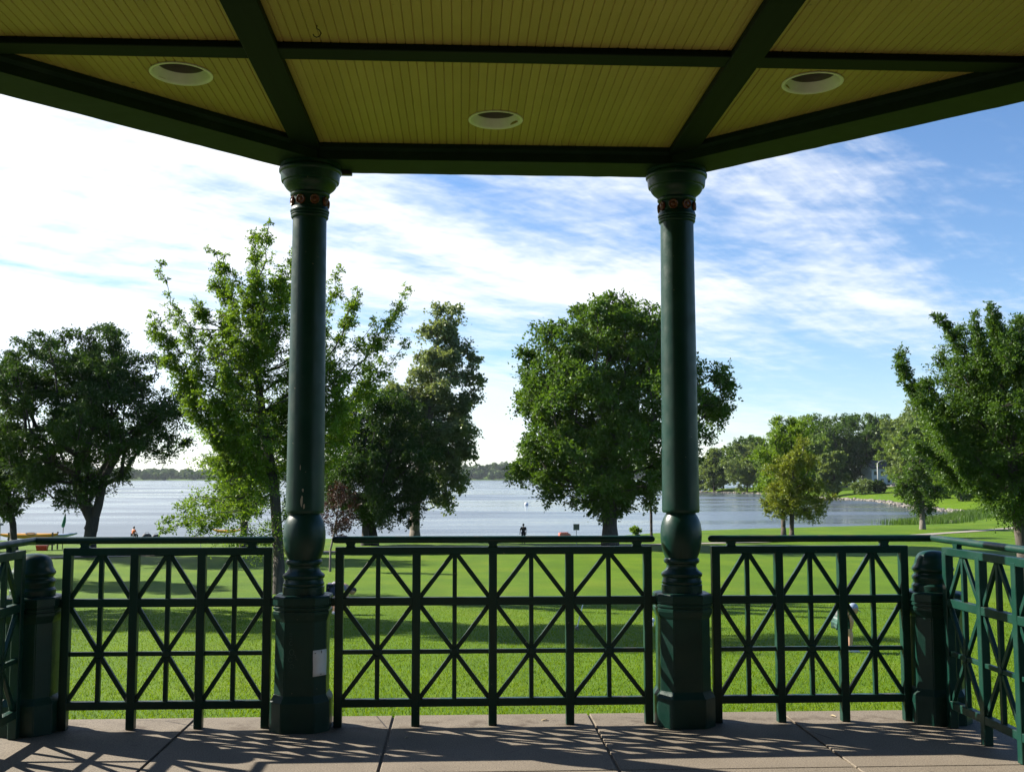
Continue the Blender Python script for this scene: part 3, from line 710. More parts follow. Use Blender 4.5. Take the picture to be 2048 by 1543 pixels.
def tree(name, xy, rows, seed, n, r, Sn, Ln, leafsize, leafmat, barkmat, trunk, base_r, label, group=None, depth=.85, shell=.42, clumps=None, z=None, flat=.8, droop=.15, tip=.014, bf=.45, aspect=.52, twin=None, yoff=0, cat='tree', jit=.13, upn=.7, lobes=None):
    rng = np.random.default_rng(seed); x, y = xy; z = gz(x, y) - .03 if z is None else z
    t = empty(name, (x, y, z), 0, label, cat, group)
    if rows is not None and lobes is not None: cl, cr = lobed(rows, *lobes, rng, depth, shell=shell, fill=n)
    elif rows is not None: cl, cr = crown_clumps(rows, n, r, rng, depth, shell)
    else: cl, cr = np.zeros((0, 3)), np.zeros(0)
    if clumps is not None: cl = np.concatenate([cl, clumps[0]]); cr = np.concatenate([cr, clumps[1]])
    if yoff: cl[:, 1] += yoff
    nodes, par, w = skeleton(cl, trunk, rng, bf)
    me = trunk_mesh(nodes, par, w, base_r, len(trunk), tip)
    part('trunk', me, M[barkmat], t)
    if twin is not None:
        nd = np.array(twin, float); pr = np.array([-1] + list(range(len(twin) - 1))); ww = np.linspace(1.0, .45, len(twin)) ** 2
        part('trunk', trunk_mesh(nd, pr, ww, base_r * .85, len(twin), tip), M[barkmat], t)
    part('crown', leaf_mesh(cl, cr, Sn, Ln, leafsize, rng, flat, droop, aspect, upn, jit), M[leafmat], t)
    return t
def line_trunk(pts, step=.8):
    P = [np.array(p, float) for p in pts]; out = [P[0]]
    for a, b in zip(P[:-1], P[1:]):
        n = max(1, int(np.linalg.norm(b - a) / step)); out += [a + (b - a) * k / n for k in range(1, n + 1)]
    return [tuple(p) for p in out]

ELM = [(16.3, -1.8, 1.4), (15.7, -4.3, 3.0), (15.0, -6.2, 5.0), (13.5, -8.2, 7.4), (11.8, -9.0, 8.0), (10.0, -9.0, 8.0), (8.6, -8.7, 7.8), (7.3, -8.2, 7.0), (6.1, -7.4, 2.4), (4.7, -6.6, 1.4), (3.9, -3.0, .6)]
tree('elm_tree', (-25.9, 76.4), ELM, 21, 150, 1.0, 14, 16, .20, 'leaf_dark', 'bark_dark', line_trunk([(0, 0, 0), (0, 0, 1.2), (.15, 0, 2.6), (-.9, .2, 4.6), (-1.6, .3, 6.0)]), .42, 'broad flat topped tree with forked trunk at the left, over the lake', flat=.55, droop=.3, bf=.35,
     twin=line_trunk([(.05, 0, 1.9), (.55, -.1, 3.6), (.9, -.1, 5.6), (2.0, 0, 7.6), (3.6, .2, 9.3)]), depth=.8, lobes=(60, 2.0, 9, .95))
EDGE = [(12.5, -4.0, -.9), (10.6, -4.8, -.1), (8.4, -5.2, 1.4), (6.1, -5.5, 2.3), (4.5, -5.2, 2.8), (3.3, -4.4, .8)]
tree('shade_tree', (-32.8, 80.8), EDGE, 22, 20, 1.0, 13, 15, .23, 'leaf_dark', 'bark_dark', line_trunk([(0, 0, 0), (-.2, 0, 2.2), (-.9, 0, 5.0), (-1.6, 0, 8.0)]), .24, 'dark leafy tree cut off by the left edge, above the kayaks', flat=.6, droop=.3, lobes=(20, 1.6, 7, .9))
rng0 = np.random.default_rng(5)
# young sparse tree with long shoots
tips = [(-3.4, 14.6), (-1.35, 14.9), (-.2, 14.6), (.6, 14.2), (-4.8, 13.3), (-5.6, 11.6), (-5.2, 10.7), (2.9, 12.9), (5.1, 12.6), (5.0, 10.6), (3.6, 11.3), (3.8, 9.9), (2.3, 13.6), (-2.3, 13.7), (1.5, 12.0), (-3.8, 12.2), (-4.3, 9.6), (2.8, 8.9), (-2.8, 11.6), (.3, 13.0), (-1.2, 12.6), (1.2, 10.4), (-3.2, 10.0), (-.6, 11.0), (2.0, 10.9), (-1.9, 9.4), (1.1, 9.0), (-2.3, 8.2), (.2, 8.4)]
tp, st = [], []
for k, (tx, th) in enumerate(tips):
    yy = rng0.uniform(-1, 1) * (3.4 - .35 * abs(tx)); tp.append((tx, yy, th)); hh = max(3.0, th - 1.15 * math.hypot(tx, yy) - rng0.uniform(1.5, 3.5)); hh = min(hh, 9.0); st.append((-.16 * (hh - 2), 0, hh))
tp2, st2 = [], []
for a, b in zip(tp, st):
    a, b = np.array(a), np.array(b); L = np.linalg.norm(a - b)
    for q in range(int(3 + L * .9)):
        u = rng0.uniform(.3, .92); o = b + (a - b) * u + np.array([0, 0, -.08 * L * 4 * u * (1 - u)]); dr = (a - b) / L + rng0.normal(0, .55, 3); dr[2] = abs(dr[2]) * .8 + .1; dr /= np.linalg.norm(dr)
        tp2.append(tuple(o + dr * rng0.uniform(.6, 1.7) * (1.25 - u))); st2.append(tuple(o))
cs0 = shoot_clumps(tp, st, .42, .56, .26, rng0, .2); cs1 = shoot_clumps(tp2, st2, .40, .46, .30, rng0, .35)
cs = (np.concatenate([cs0[0], cs1[0]]), np.concatenate([cs0[1], cs1[1]]))
fill = crown_clumps([(12.4, -1.8, 1.2), (11.2, -2.8, 1.9), (10.0, -3.2, 2.2), (8.6, -3.2, 2.0), (7.4, -3.0, 1.8), (6.6, -2.8, 1.8)], 110, .5, rng0, .8, .7)
low = crown_clumps([(8.2, -3.6, 1.5), (6.8, -3.9, 2.0), (5.5, -4.1, 2.0), (4.3, -4.5, 1.9), (3.3, -4.5, 1.7), (2.4, -3.6, 1.6), (1.7, -2.0, 1.0)], 190, .56, rng0, .8, .6)
low2 = shoot_clumps([(-4.6, -.4, 3.0), (-4.4, .8, 3.5), (-4.5, -1, 2.6), (-3.2, -1.2, 2.5), (1.6, -1, 2.6)], [(-.2, 0, 4.2)] * 5, .4, .45, .28, rng0, .3)
tree('young_tree', (-7.3, 44.1), None, 23, 0, 0, 9, 10, .11, 'leaf_bright', 'bark', line_trunk([(0, 0, 0), (-.05, 0, 1.5), (-.25, 0, 4.0), (-.7, 0, 6.5), (-1.1, 0, 9.0), (-1.3, 0, 11.5)]), .22, 'sparse bright green tree with long upward shoots behind the left column', clumps=(np.concatenate([cs[0], low[0], low2[0], fill[0]]), np.concatenate([cs[1], low[1], low2[1], fill[1]])), flat=.75, droop=.1, tip=.012, bf=.3)
BEHIND = [(11.2, -1.7, 1.5), (9.6, -3.2, 3.1), (7.2, -3.8, 3.9), (4.8, -3.6, 3.5), (2.8, -2.8, 2.3)]
tree('maple_tree', (-17.0, 85.3), BEHIND, 24, 90, 1.0, 13, 14, .23, 'leaf', 'bark_dark', line_trunk([(0, 0, 0), (0, 0, 2.4), (.1, 0, 6.0)]), .27, 'slim trunked tree beside the yellow kayak on its stand')
LINDEN = [(13.2, .3, 3.1), (12.6, -2.1, 4.8), (11.3, -5.1, 5.8), (9.2, -5.9, 7.1), (7.1, -6.1, 7.4), (4.9, -5.7, 7.2), (3.6, -4.6, 6.7), (2.6, -1.6, 4.8)]
tree('linden_tree', (-8.05, 92.7), LINDEN, 25, 140, 1.1, 15, 17, .23, 'leaf_dark', 'bark_dark', line_trunk([(0, 0, 0), (0, 0, 1.6), (.1, 0, 3.2), (.4, 0, 6.0)]), .36, 'dense dark round tree with a double trunk behind the left column', droop=.2, twin=line_trunk([(.75, .2, 0), (.6, .2, 1.4), (.25, .1, 2.6), (.6, 0, 4.5)]), lobes=(34, 1.7, 8, .95))
POPLAR = [(22.0, 1.8, 2.9), (21.3, .5, 4.8), (19.6, -.5, 5.1), (17.8, -.7, 5.3), (16.4, -1.3, 6.5), (14.8, -2.8, 6.7), (13.2, -3.4, 6.4), (10.9, -3.2, 6.2), (8.6, -1.2, 6.5), (6.8, .6, 6.5), (4.9, .9, 4.8), (3.2, 1.9, 4.1)]
tree('poplar_tree', (-4.1, 98.7), POPLAR, 26, 45, .85, 11, 12, .26, 'leaf_silver', 'bark_pale', line_trunk([(0, 0, 0), (0, 0, 3.0), (.5, 0, 7.0), (1.3, 0, 12.0), (2.0, 0, 18.5)]), .46, 'tall narrow silvery poplar behind the dark round tree', depth=.8, shell=.5, aspect=.8, bf=.25, jit=.2, lobes=(74, 1.2, 6, .8))
OAK = [(21.1, -.3, 3.7), (20.6, -4.7, 5.1), (19.0, -6.3, 7.2), (16.9, -7.7, 8.5), (14.9, -8.7, 9.8), (12.8, -9.2, 11.0), (10.7, -9.0, 11.5), (9.4, -9.3, 10.6), (8.4, -9.7, 9.3), (6.9, -8.9, 8.5), (5.3, -7.4, 7.2), (4.1, -4.3, 5.3), (3.1, -1.5, 1.7)]
OAK = [(a, b * 1.06, c_ * 1.05) for a, b, c_ in OAK]
tree('oak_tree', (12.7, 90.0), OAK, 27, 230, 1.15, 15, 16, .27, 'leaf_oak', 'bark', line_trunk([(0, 0, 0), (0, 0, 1.5), (0, 0, 4.2), (.2, 0, 7.0), (.4, 0, 10.5)]), .62, 'huge spreading oak standing behind the right column', depth=.85, aspect=.62, droop=.12, bf=.4, lobes=(60, 2.3, 10, 1.1))
SAP = [(7.4, -.5, .4), (5.8, -1.3, 1.0), (4.0, -1.2, 1.0), (2.8, -.8, .6)]
tree('sapling_tree', (17.9, 99.2), SAP, 28, 34, .38, 7, 7, .17, 'leaf', 'bark_dark', line_trunk([(0, 0, 0), (0, 0, 2.6), (-.05, 0, 4.6), (0, 0, 6.6)]), .13, 'thin sapling with few leaves between the oak and the right column')
YEL = [(7.8, .2, 1.7), (7.1, -1.0, 2.2), (5.5, -1.9, 2.6), (3.9, -2.5, 3.0), (3.0, -2.6, 3.5), (2.1, -1.9, 3.3)]
YEL = [(a * 1.24, b * 1.36, c_ * 1.30) for a, b, c_ in YEL]
tree('yellow_tree', (32.7, 104.0), YEL, 29, 30, .72, 12, 13, .21, 'leaf_yellow', 'bark', line_trunk([(0, 0, 0), (.05, 0, 1.6), (.15, 0, 4.0), (.4, 0, 6.6)]), .22, 'small tree with yellowish leaves in front of the bay', droop=.3, lobes=(26, 1.2, 7, .7))
GRN = [(10.4, -.1, 2.2), (9.7, -1.2, 3.1), (8.2, -2.3, 3.4), (6.0, -2.9, 3.5), (3.9, -2.5, 3.1), (2.6, -1.2, 2.0)]
GRN = [(a * 1.22, b * 1.22, c_ * 1.22) for a, b, c_ in GRN]
tree('ash_tree', (34.6, 112.8), GRN, 30, 30, .8, 12, 12, .23, 'leaf_bright', 'bark', line_trunk([(0, 0, 0), (0, 0, 2.6), (.3, 0, 5.0), (.6, 0, 8.0)]), .24, 'light green tree rising behind the yellowish tree', lobes=(28, 1.3, 7, .75))
MID = [(10.9, -.9, .9), (9.6, -2.2, 1.9), (7.2, -3.2, 2.8), (4.7, -3.8, 3.2), (2.9, -2.8, 2.5), (2.0, -1.2, 1.4)]
tree('shore_tree', (57.7, 130.7), MID, 31, 25, .9, 12, 12, .27, 'leaf', 'bark_pale', line_trunk([(0, 0, 0), (0, 0, 2.4), (.05, 0, 5.0), (0, 0, 8.5)]), .32, 'oval tree with a straight pale trunk on the near bank of the inlet', upn=.9, lobes=(22, 1.4, 6, .85))
PLUM = [(5.0, -.2, .9), (4.4, -.5, 1.4), (3.5, -.7, 1.7), (2.7, -.6, 1.6), (1.9, -.3, 1.2)]
tree('plum_tree', (-7.2, 60.3), PLUM, 32, 62, .36, 9, 8, .11, 'leaf_purple', 'bark_pale', line_trunk([(0, 0, 0), (0, 0, 1.2), (.2, 0, 2.2), (.4, 0, 3.6)]), .055, 'small purple leaved tree just right of the left column', tip=.009)
tipsr = [(-3.6, 12.3), (-2.9, 11.8), (-1.6, 12.5), (-1.2, 11.6), (-.7, 12.2), (-.2, 11.7), (-4.5, 10.7), (-4.8, 8.7), (-4.6, 10.0), (-4.5, 7.4), (.6, 12.3), (1.6, 12.0), (2.6, 11.5), (3.6, 10.6), (-4.1, 9.2), (-3.2, 10.6), (-2.2, 11.0), (4.5, 9.2), (-4.0, 6.4), (-3.4, 5.6), (.4, 10.5)]
tp, st = [], []
for k, (tx, th) in enumerate(tipsr):
    yy = rng0.uniform(-1, 1) * 2.4; tp.append((tx, yy, th)); hh = min(max(2.4, th - 1.3 * math.hypot(tx, yy) - rng0.uniform(1, 3)), 8.0); st.append((-.04 * hh, 0, hh))
cs = shoot_clumps(tp, st, .42, .55, .30, rng0, .55)
RGT = [(11.9, -2.6, 2.6), (11.0, -3.6, 3.4), (9.8, -4.3, 4.2), (8.6, -4.5, 4.4), (7.6, -4.5, 4.5), (6.6, -4.3, 4.4), (5.6, -3.9, 4.2), (4.5, -3.2, 3.6), (3.6, -2.4, 2.6), (2.9, -1.5, 1.5)]
tree('elm_tree', (25.45, 47.1), RGT, 33, 120, .7, 14, 16, .125, 'leaf', 'bark', line_trunk([(0, 0, 0), (-.1, 0, 1.5), (-.25, 0, 3.0), (-.4, 0, 5.5), (-.5, 0, 8.0)]), .24, 'bushy tree with upswept shoots cut off by the right edge', clumps=cs, droop=.05, flat=.9, bf=.35, lobes=(56, 1.2, 8, .66), twin=line_trunk([(.45, .3, 0), (.5, .3, 2.0), (.8, .3, 4.5), (1.2, .2, 6.5)]))

# trees of the far bank of the bay: x, y, height, width, kind, label
BANK = [
 (109, 500, 16, 15, 'leaf', 'rounded tree at the tip of the far bank, next to the right column'),
 (115, 478, 17, 15, 'leaf_pale', 'grey green tree second from the tip of the far bank'),
 (124, 455, 19, 18, 'leaf_pale', 'pale willow like tree hanging over the far bank'),
 (130, 440, 15, 14, 'leaf', 'low green tree right of the pale willow on the far bank'),
 (138, 495, 22, 17, 'leaf_dark', 'dark crown rising behind the pale willow'),
 (130, 520, 20, 18, 'leaf', 'green tree at the back of the wooded point'),
 (152, 480, 25, 20, 'leaf_dark', 'dark tree on the far hill behind the light green tree'),
 (130, 430, 21, 17, 'leaf', 'green tree on the far bank left of the yellowish crown'),
 (133, 408, 19, 16, 'leaf_bright', 'bright green tree on the far bank behind the yellowish crown'),
 (158, 455, 27, 22, 'leaf_dark', 'broad dark tree crowning the far hill'),
 (164, 445, 27, 20, 'leaf_dark', 'dark tree on the far hill left of the white house'),
 (134, 395, 18, 15, 'leaf', 'leafy tree on the slope right of the yellowish tree'),
 (177, 455, 27, 20, 'leaf_dark', 'dark tree shading the white house on the hill'),
 (123, 345, 13.5, 10.5, 'leaf_pale', 'round pale tree on the far bank beside the bush'),
 (185, 455, 25, 18, 'leaf_dark', 'dark tree at the back of the far hill right of the house'),
 (179, 420, 22, 18, 'leaf', 'green tree on the bank right of the street lamp'),
 (157, 362, 27, 22, 'leaf_pale', 'tall grey green tree towering over the far bank'),
 (133, 305, 17, 13, 'leaf_pale', 'willow at the waterside left of the oval tree'),
 (139, 320, 17, 14, 'leaf', 'green tree behind the waterside willow'),
 (134, 300, 18, 16, 'leaf', 'green tree on the bank behind the oval tree'),
 (114, 237, 13, 12, 'leaf', 'small spreading tree near the stony bank'),
 (122, 262, 15, 14, 'leaf_bright', 'light green tree on the bank at the right'),
 (154, 335, 24, 19, 'leaf', 'large tree on the slope behind the right hand tree'),
 (163, 330, 26, 20, 'leaf_dark', 'dark tree high on the slope at the right'),
 (121, 240, 14, 13, 'leaf', 'rounded tree above the reeds at the right'),
 (156, 300, 24, 20, 'leaf_dark', 'dark tree on the slope partly hidden by the right hand tree'),
 (142, 262, 18, 16, 'leaf', 'tree on the slope near the right edge'),
 (183, 410, 27, 22, 'leaf_dark', 'dark tree behind the tall grey green tree'),
 (136, 472, 20, 16, 'leaf', 'green tree between the willow and the hill'),
 (144, 432, 22, 17, 'leaf', 'green tree below the dark hill crowns'),
 (116, 500, 14, 14, 'leaf_pale', 'pale bushy tree at the water near the tip of the far bank'),
 (131, 470, 17, 15, 'leaf', 'green tree directly behind the pale willow'),
 (139, 452, 20, 16, 'leaf', 'green tree left of the dark hill crowns'),
 (147, 440, 22, 17, 'leaf_dark', 'dark tree above the light green tree'),
 (160, 470, 27, 20, 'leaf', 'tall green tree on the crest of the far hill'),
 (177, 470, 28, 20, 'leaf_dark', 'dark tree on the crest behind the white house'),
 (196, 470, 27, 22, 'leaf_dark', 'dark tree on the crest right of the house'),
 (170, 345, 20, 17, 'leaf', 'green tree on the slope left of the tall grey green tree'),
]
for k, (x, y, h, wd, lm, lab) in enumerate(BANK):
    h *= 1.13; wd *= 1.25; lm = {'leaf': 'leaf_bank', 'leaf_dark': 'leaf'}.get(lm, lm)
    rr = random.Random(k); w2 = wd / 2
    rows = [(h, -.12 * w2, .18 * w2), (h * .95, -.5 * w2, .5 * w2), (h * .82, -.85 * w2, .8 * w2), (h * .62, -w2, w2 * .95), (h * .4, -w2 * .95, w2), (h * .22, -.8 * w2, .75 * w2), (h * .10, -.5 * w2, .45 * w2)]
    rows = [(a, b * rr.uniform(.85, 1.15), c * rr.uniform(.85, 1.15)) for a, b, c in rows]
    tree('bank_tree', (x, y), rows, 100 + k, 20, wd * .12, 11, 12, .78, lm, 'bark_dark', line_trunk([(0, 0, 0), (0, 0, h * .2), (.2, 0, h * .6)], 2.0), .32, lab, 'trees on the far bank of the bay', depth=.9, aspect=.75, tip=.05, shell=.36, lobes=(15, wd * .19, 6, wd * .10))
def shrub(xy, h, wd, mat, seed, label, n=34, leafs=.5, group=None, Sn=9, Ln=9):
    w2 = wd / 2
    rows = [(h, -.2 * w2, .3 * w2), (h * .85, -.65 * w2, .7 * w2), (h * .5, -w2, w2), (h * .15, -.9 * w2, .9 * w2)]
    return tree('shrub', xy, rows, seed, n, wd * .14, Sn, Ln, leafs, mat, 'bark_dark', line_trunk([(0, 0, 0), (0, 0, h * .3)], .5), .08 * h / 3, label, group, depth=.9, aspect=.6, cat='shrub', tip=.01)
shrub((129, 336), 4.8, 9, 'leaf_pale', 61, 'grey green bush on the stony bank left of the grass slope')
shrub((134, 335), 4.0, 6, 'leaf_dark', 62, 'dark small bush beside the grey green bush on the bank')
shrub((3.75, 5.9), .9, .8, 'leaf', 63, 'low leafy shrub beside the terrace outside the right railing', 30, .07, None, 10, 10).location.z = -1.0
shrub((19.5, 118), 1.0, 1.6, 'leaf_bright', 64, 'little green bush at the lake edge beside the sapling', 16, .2)

# trees standing outside the view whose shadows fall across the lawn
SH = [(21, -.5, 2.0), (19.5, -3.5, 4.2), (16.5, -5.6, 6.0), (13, -6.6, 6.6), (9.5, -6.2, 6.0), (6.5, -4.2, 4.0), (5, -2, 1.5)]
for k, (x, y, s, q, lab) in enumerate([(-23.5, 40, 1.15, .78, 'tall lawn tree out to the left of the terrace'), (-37, 60, .95, .9, 'lawn tree left of the kayak rack')]):
    tree('lawn_tree', (x, y), [(a * s, b * s * q, c * s * q) for a, b, c in SH], 200 + k, 40, 1.0, 12, 13, .36, 'leaf', 'bark', line_trunk([(0, 0, 0), (0, 0, 5 * s), (.4, 0, 12 * s)]), .45, lab, 'trees beside the lawn out of view', lobes=(30, 1.7, 7, 1.0))

# ------------------------------------------------------------------ far shore: wood that reads as one mass
def far_wood():
    rng = np.random.default_rng(77); n = 620
    x = rng.uniform(-1500, 1500, n); y = far_shore(x) + rng.uniform(4, 260, n) ** 1.0
    prof = 9 + 5 * np.sin(x / 210. + .6) + 4 * np.sin(x / 83.)
    z = ground(x, y); h = rng.uniform(13, 21, n) + prof * sst(0, 200, y - far_shore(x)); r = rng.uniform(9, 17, n)
    Sn, Ln = 16, 12
    cl = np.stack([x, y, z + h * .55], -1)
    d = rng.normal(size=(n, Sn * Ln, 3)); d /= np.linalg.norm(d, axis=2, keepdims=True); d[..., 2] = d[..., 2] * .9
    R = np.stack([r, r, h * .5], -1)[:, None, :]
    p = cl[:, None, :] + d * R * rng.uniform(.8, 1.08, (n, Sn * Ln, 1))
    nn = d + rng.normal(0, .35, d.shape); nn /= np.linalg.norm(nn, axis=2, keepdims=True)
    ref = rng.normal(size=d.shape); s = np.cross(nn, ref); s /= np.linalg.norm(s, axis=2, keepdims=True); t = np.cross(nn, s); L = rng.uniform(2.2, 4.4, (n, Sn * Ln, 1))
    v = np.stack([p - s * L, p - t * L, p + s * L, p + t * L], -2).reshape(-1, 3); m = len(v) // 4
    me = mesh_np('far_wood', v, np.arange(m * 4).reshape(m, 4))
    at = me.attributes.new('tint', 'FLOAT', 'FACE'); at.data.foreach_set('value', np.clip(np.repeat(rng.uniform(0, 1, n), Sn * Ln) * .6 + rng.uniform(0, .4, m), 0, 1).astype(np.float32))
    tag(link('far_wood', me, M['leaf_far']), 'wooded far shore of the lake', kind='stuff')
far_wood()
# ------------------------------------------------------------------ stones, reeds along the inlet
M['stone'] = simple('bank_stone', (.20, .18, .155), .9, .35, .8, .5, .05)
def stones():
    rng = np.random.default_rng(9); pts = []
    seg = [(72, 158), (95, 191), (102, 236), (119, 300), (118, 343), (124, 444), (108, 492)]
    V, F = [], []; base = np.array([(1, 0, 0), (-1, 0, 0), (0, 1, 0), (0, -1, 0), (0, 0, 1), (0, 0, -1), (.6, .6, .5), (-.6, .6, .5), (.6, -.6, .5), (-.6, -.6, .5)], float)
    for (a, b) in zip(seg[:-1], seg[1:]):
        L = math.hypot(b[0] - a[0], b[1] - a[1])
        for k in range(int(L * 3.2)):
            t = rng.uniform(); d = rng.uniform(-.6, 2.6); nx, ny = (b[1] - a[1]) / L, -(b[0] - a[0]) / L
            pts.append((a[0] + (b[0] - a[0]) * t + nx * d, a[1] + (b[1] - a[1]) * t + ny * d))
    bm = bmesh.new()
    for x, y in pts:
        s = rng.uniform(.22, .65); z = max(gz(x, y), LAKE - .1) + s * .25
        M4 = Matrix.Translation((x, y, z)) @ Matrix.Rotation(rng.uniform(0, 6), 4, 'Z') @ Matrix.Rotation(rng.uniform(-.5, .5), 4, 'X') @ Matrix.Diagonal((s * rng.uniform(.8, 1.5), s, s * rng.uniform(.5, .9), 1))
        bmesh.ops.create_icosphere(bm, subdivisions=1, radius=1, matrix=M4)
    for v in bm.verts: v.co += Vector(rng.normal(0, .04, 3))
    me = bpy.data.meshes.new('bank_stones'); bm.to_mesh(me); bm.free()
    tag(link('bank_stones', me, M['stone']), 'loose grey stones lining the bank of the inlet', kind='stuff')
stones()
def blades(name, cx, cy, hgt, wid, lean, rng, mat, label):
    n = len(cx); a = rng.uniform(0, 2 * math.pi, n); h = hgt * rng.uniform(.6, 1.2, n); b = np.stack([cx, cy, ground(cx, cy)], -1)
    s = np.stack([np.cos(a), np.sin(a), np.zeros(n)], -1) * wid; l = np.stack([rng.normal(0, lean, n) * h, rng.normal(0, lean, n) * h, h], -1)
    v = np.stack([b - s, b + s, b + l * [.6, .6, .62] + s * .7, b + l, b + l * [.6, .6, .62] - s * .7], 1).reshape(-1, 3)
    me = mesh_np(name, v, np.arange(n * 5).reshape(n, 5))
    at = me.attributes.new('tint', 'FLOAT', 'FACE'); at.data.foreach_set('value', rng.uniform(0, 1, n).astype(np.float32))
    return tag(link(name, me, M[mat]), label, kind='stuff')
def reeds():
    rng = np.random.default_rng(4); n = 9000; t = rng.uniform(0, 1, n)
    x = 66 + 34 * t + rng.normal(0, 2.2, n); y = 155 + 45 * t ** 1.3 + rng.normal(0, 2.4, n)
    blades('reeds', x, y, .95, .045, .18, rng, 'leaf', 'green reeds growing round the end of the inlet')
reeds()
M['leaf_lawn'] = leaf('leaf_lawn', (.076, .145, .0015), (.140, .205, .004), .42, .01)
def near_grass():
    rng = np.random.default_rng(14); n = 170000
    y = 11.5 + 26 * rng.uniform(0, 1, n) ** 1.25; x = rng.uniform(-.47, .60, n) * y
    blades('grass_blades', x, y, .040, .0055, .45, rng, 'leaf_lawn', 'short mown grass blades of the near lawn')
near_grass()

# ------------------------------------------------------------------ house, lamp post, road and car on the hill
M['white_wall'] = simple('house_wall', (.78, .76, .74), .7, .05, .5)
M['roof_tile'] = simple('house_roof', (.12, .10, .09), .85, .2, 1)
M['window'] = simple('window_glass', (.03, .035, .045), .08, .1, 1)
def house():
    x, y = 178, 447; z = gz(x, y) - .4
    h = empty('house', (x, y, z), rad(12), 'white house half hidden by dark trees on the far hill', 'house')
    part('wall', MB().box((-5, -4, 0), (5, 4, 7.2)).mesh('wall'), M['white_wall'], h)
    m = MB(); m.ring_strip([[(-5.5, yy, zz) for yy, zz in ((-4.6, 7.0), (0, 10.4), (4.6, 7.0), (4.6, 7.2), (0, 10.7), (-4.6, 7.2))], [(5.5, yy, zz) for yy, zz in ((-4.6, 7.0), (0, 10.4), (4.6, 7.0), (4.6, 7.2), (0, 10.7), (-4.6, 7.2))]])
    roof = part('roof', m.mesh('roof'), M['roof_tile'], h); part('chimney', MB().box((2, -.5, 9), (3, .5, 11.6)).mesh('chimney'), M['roof_tile'], roof)
    m = MB(); m.ring_strip([[(xx, yy, zz) for yy, zz in ((-4, 7.2), (0, 10.2), (4, 7.2))] for xx in (-4.99, 4.99)]); part('gable', m.mesh('gable'), M['white_wall'], h)
    for wx in (-3.2, 0, 3.2):
        for wz in (1.2, 4.4):
            w = part('window', MB().box((wx - .75, -4.06, wz - .1), (wx + .75, -4.004, wz + 1.7)).mesh('window'), M['white_wall'], h)
            part('pane', MB().box((wx - .62, -4.09, wz), (wx - .04, -4.063, wz + 1.55)).mesh('pane'), M['window'], w); part('pane', MB().box((wx + .04, -4.09, wz), (wx + .62, -4.063, wz + 1.55)).mesh('pane'), M['window'], w)
    part('door', MB().box((-1.9, -4.07, 0), (-.9, -4.004, 2.2)).mesh('door'), M['roof_tile'], h)
house()
M['asphalt'] = simple('asphalt', (.06, .06, .062), .9, .2, .5)
M['pale_stone'] = simple('pale_kerb', (.52, .48, .42), .85, .12, .5)
rp = [(120, 560), (140, 500), (154, 458), (163, 430), (171, 400), (176, 360), (176, 310), (172, 270), (180, 220)]
path_strip('road', rp, 7, M['asphalt'], .06, 'road along the far hill')
path_strip('pavement', [(x - 5, y) for x, y in rp], 1.8, M['pale_stone'], .10, 'pale pavement beside the road on the hill')
M['galv'] = simple('galvanised_steel', (.50, .50, .48), .5, .1, 3)
def lamp_post():
    x, y = 164.5, 412; z = gz(x, y)
    l = empty('street_lamp', (x, y, z), rad(0), 'slim street lamp with a curved arm on the far hill', 'street lamp')
    part('pole', MB().tube([(0, 0, -.2), (0, 0, 4), (0, 0, 9.2)], [.24, .20, .15], 10).mesh('pole', True), M['galv'], l)
    arm = part('arm', MB().tube([(0, 0, 9.0), (.5, 0, 9.7), (1.6, 0, 10.2), (2.9, 0, 10.35)], .10, 8).mesh('arm', True), M['galv'], l)
    part('lamp_head', MB().ring_strip([[(2.7, -.12, 10.3), (2.7, .12, 10.3), (2.7, .12, 10.42), (2.7, -.12, 10.42)], [(3.2, -.2, 10.26), (3.2, .2, 10.26), (3.2, .18, 10.46), (3.2, -.18, 10.46)], [(3.7, -.1, 10.3), (3.7, .1, 10.3), (3.7, .08, 10.4), (3.7, -.08, 10.4)]]).mesh('lamp_head'), M['galv'], arm)
lamp_post()
M['car_paint'] = simple('car_paint', (.02, .022, .028), .25, .1, 1)
M['tyre'] = simple('tyre', (.015, .015, .015), .8, .1, 5)
def car():
    x, y = 166.5, 400; z = gz(x, y) + .08
    c = empty('parked_car', (x, y, z), rad(105), 'dark car on the hill road right of the street lamp', 'car')
    def sec(xs): return [[(xx, -.86 * wv, z0), (xx, .86 * wv, z0), (xx, .86 * wv, z1), (xx, -.86 * wv, z1)] for xx, wv, z0, z1 in xs]
    part('body', MB().ring_strip(sec([(-2.2, .85, .45, .75), (-2.0, 1, .3, .95), (-1.0, 1, .25, .98), (1.2, 1, .25, .92), (2.0, .97, .3, .82), (2.25, .85, .42, .68)])).mesh('body', True, 40), M['car_paint'], c)
    part('cabin', MB().ring_strip([[(xx, -w_, zz), (xx, w_, zz), (xx2, w2_, 1.46), (xx2, -w2_, 1.46)] for xx, xx2, w_, w2_, zz in ((-1.6, -1.1, .82, .66, .95), (1.05, .35, .82, .66, .93))]).mesh('cabin'), M['window'], c)
    for wx in (-1.35, 1.4):
        for wy in (-.82, .82):
            w = part('wheel', MB().tube([(wx, wy - .1, .32), (wx, wy + .1, .32)], .32, 18).mesh('wheel', True, 40), M['tyre'], c)
            part('rim', MB().tube([(wx, wy - .108, .32), (wx, wy + .108, .32)], .2, 14).mesh('rim', True, 40), M['galv'], w)
car()

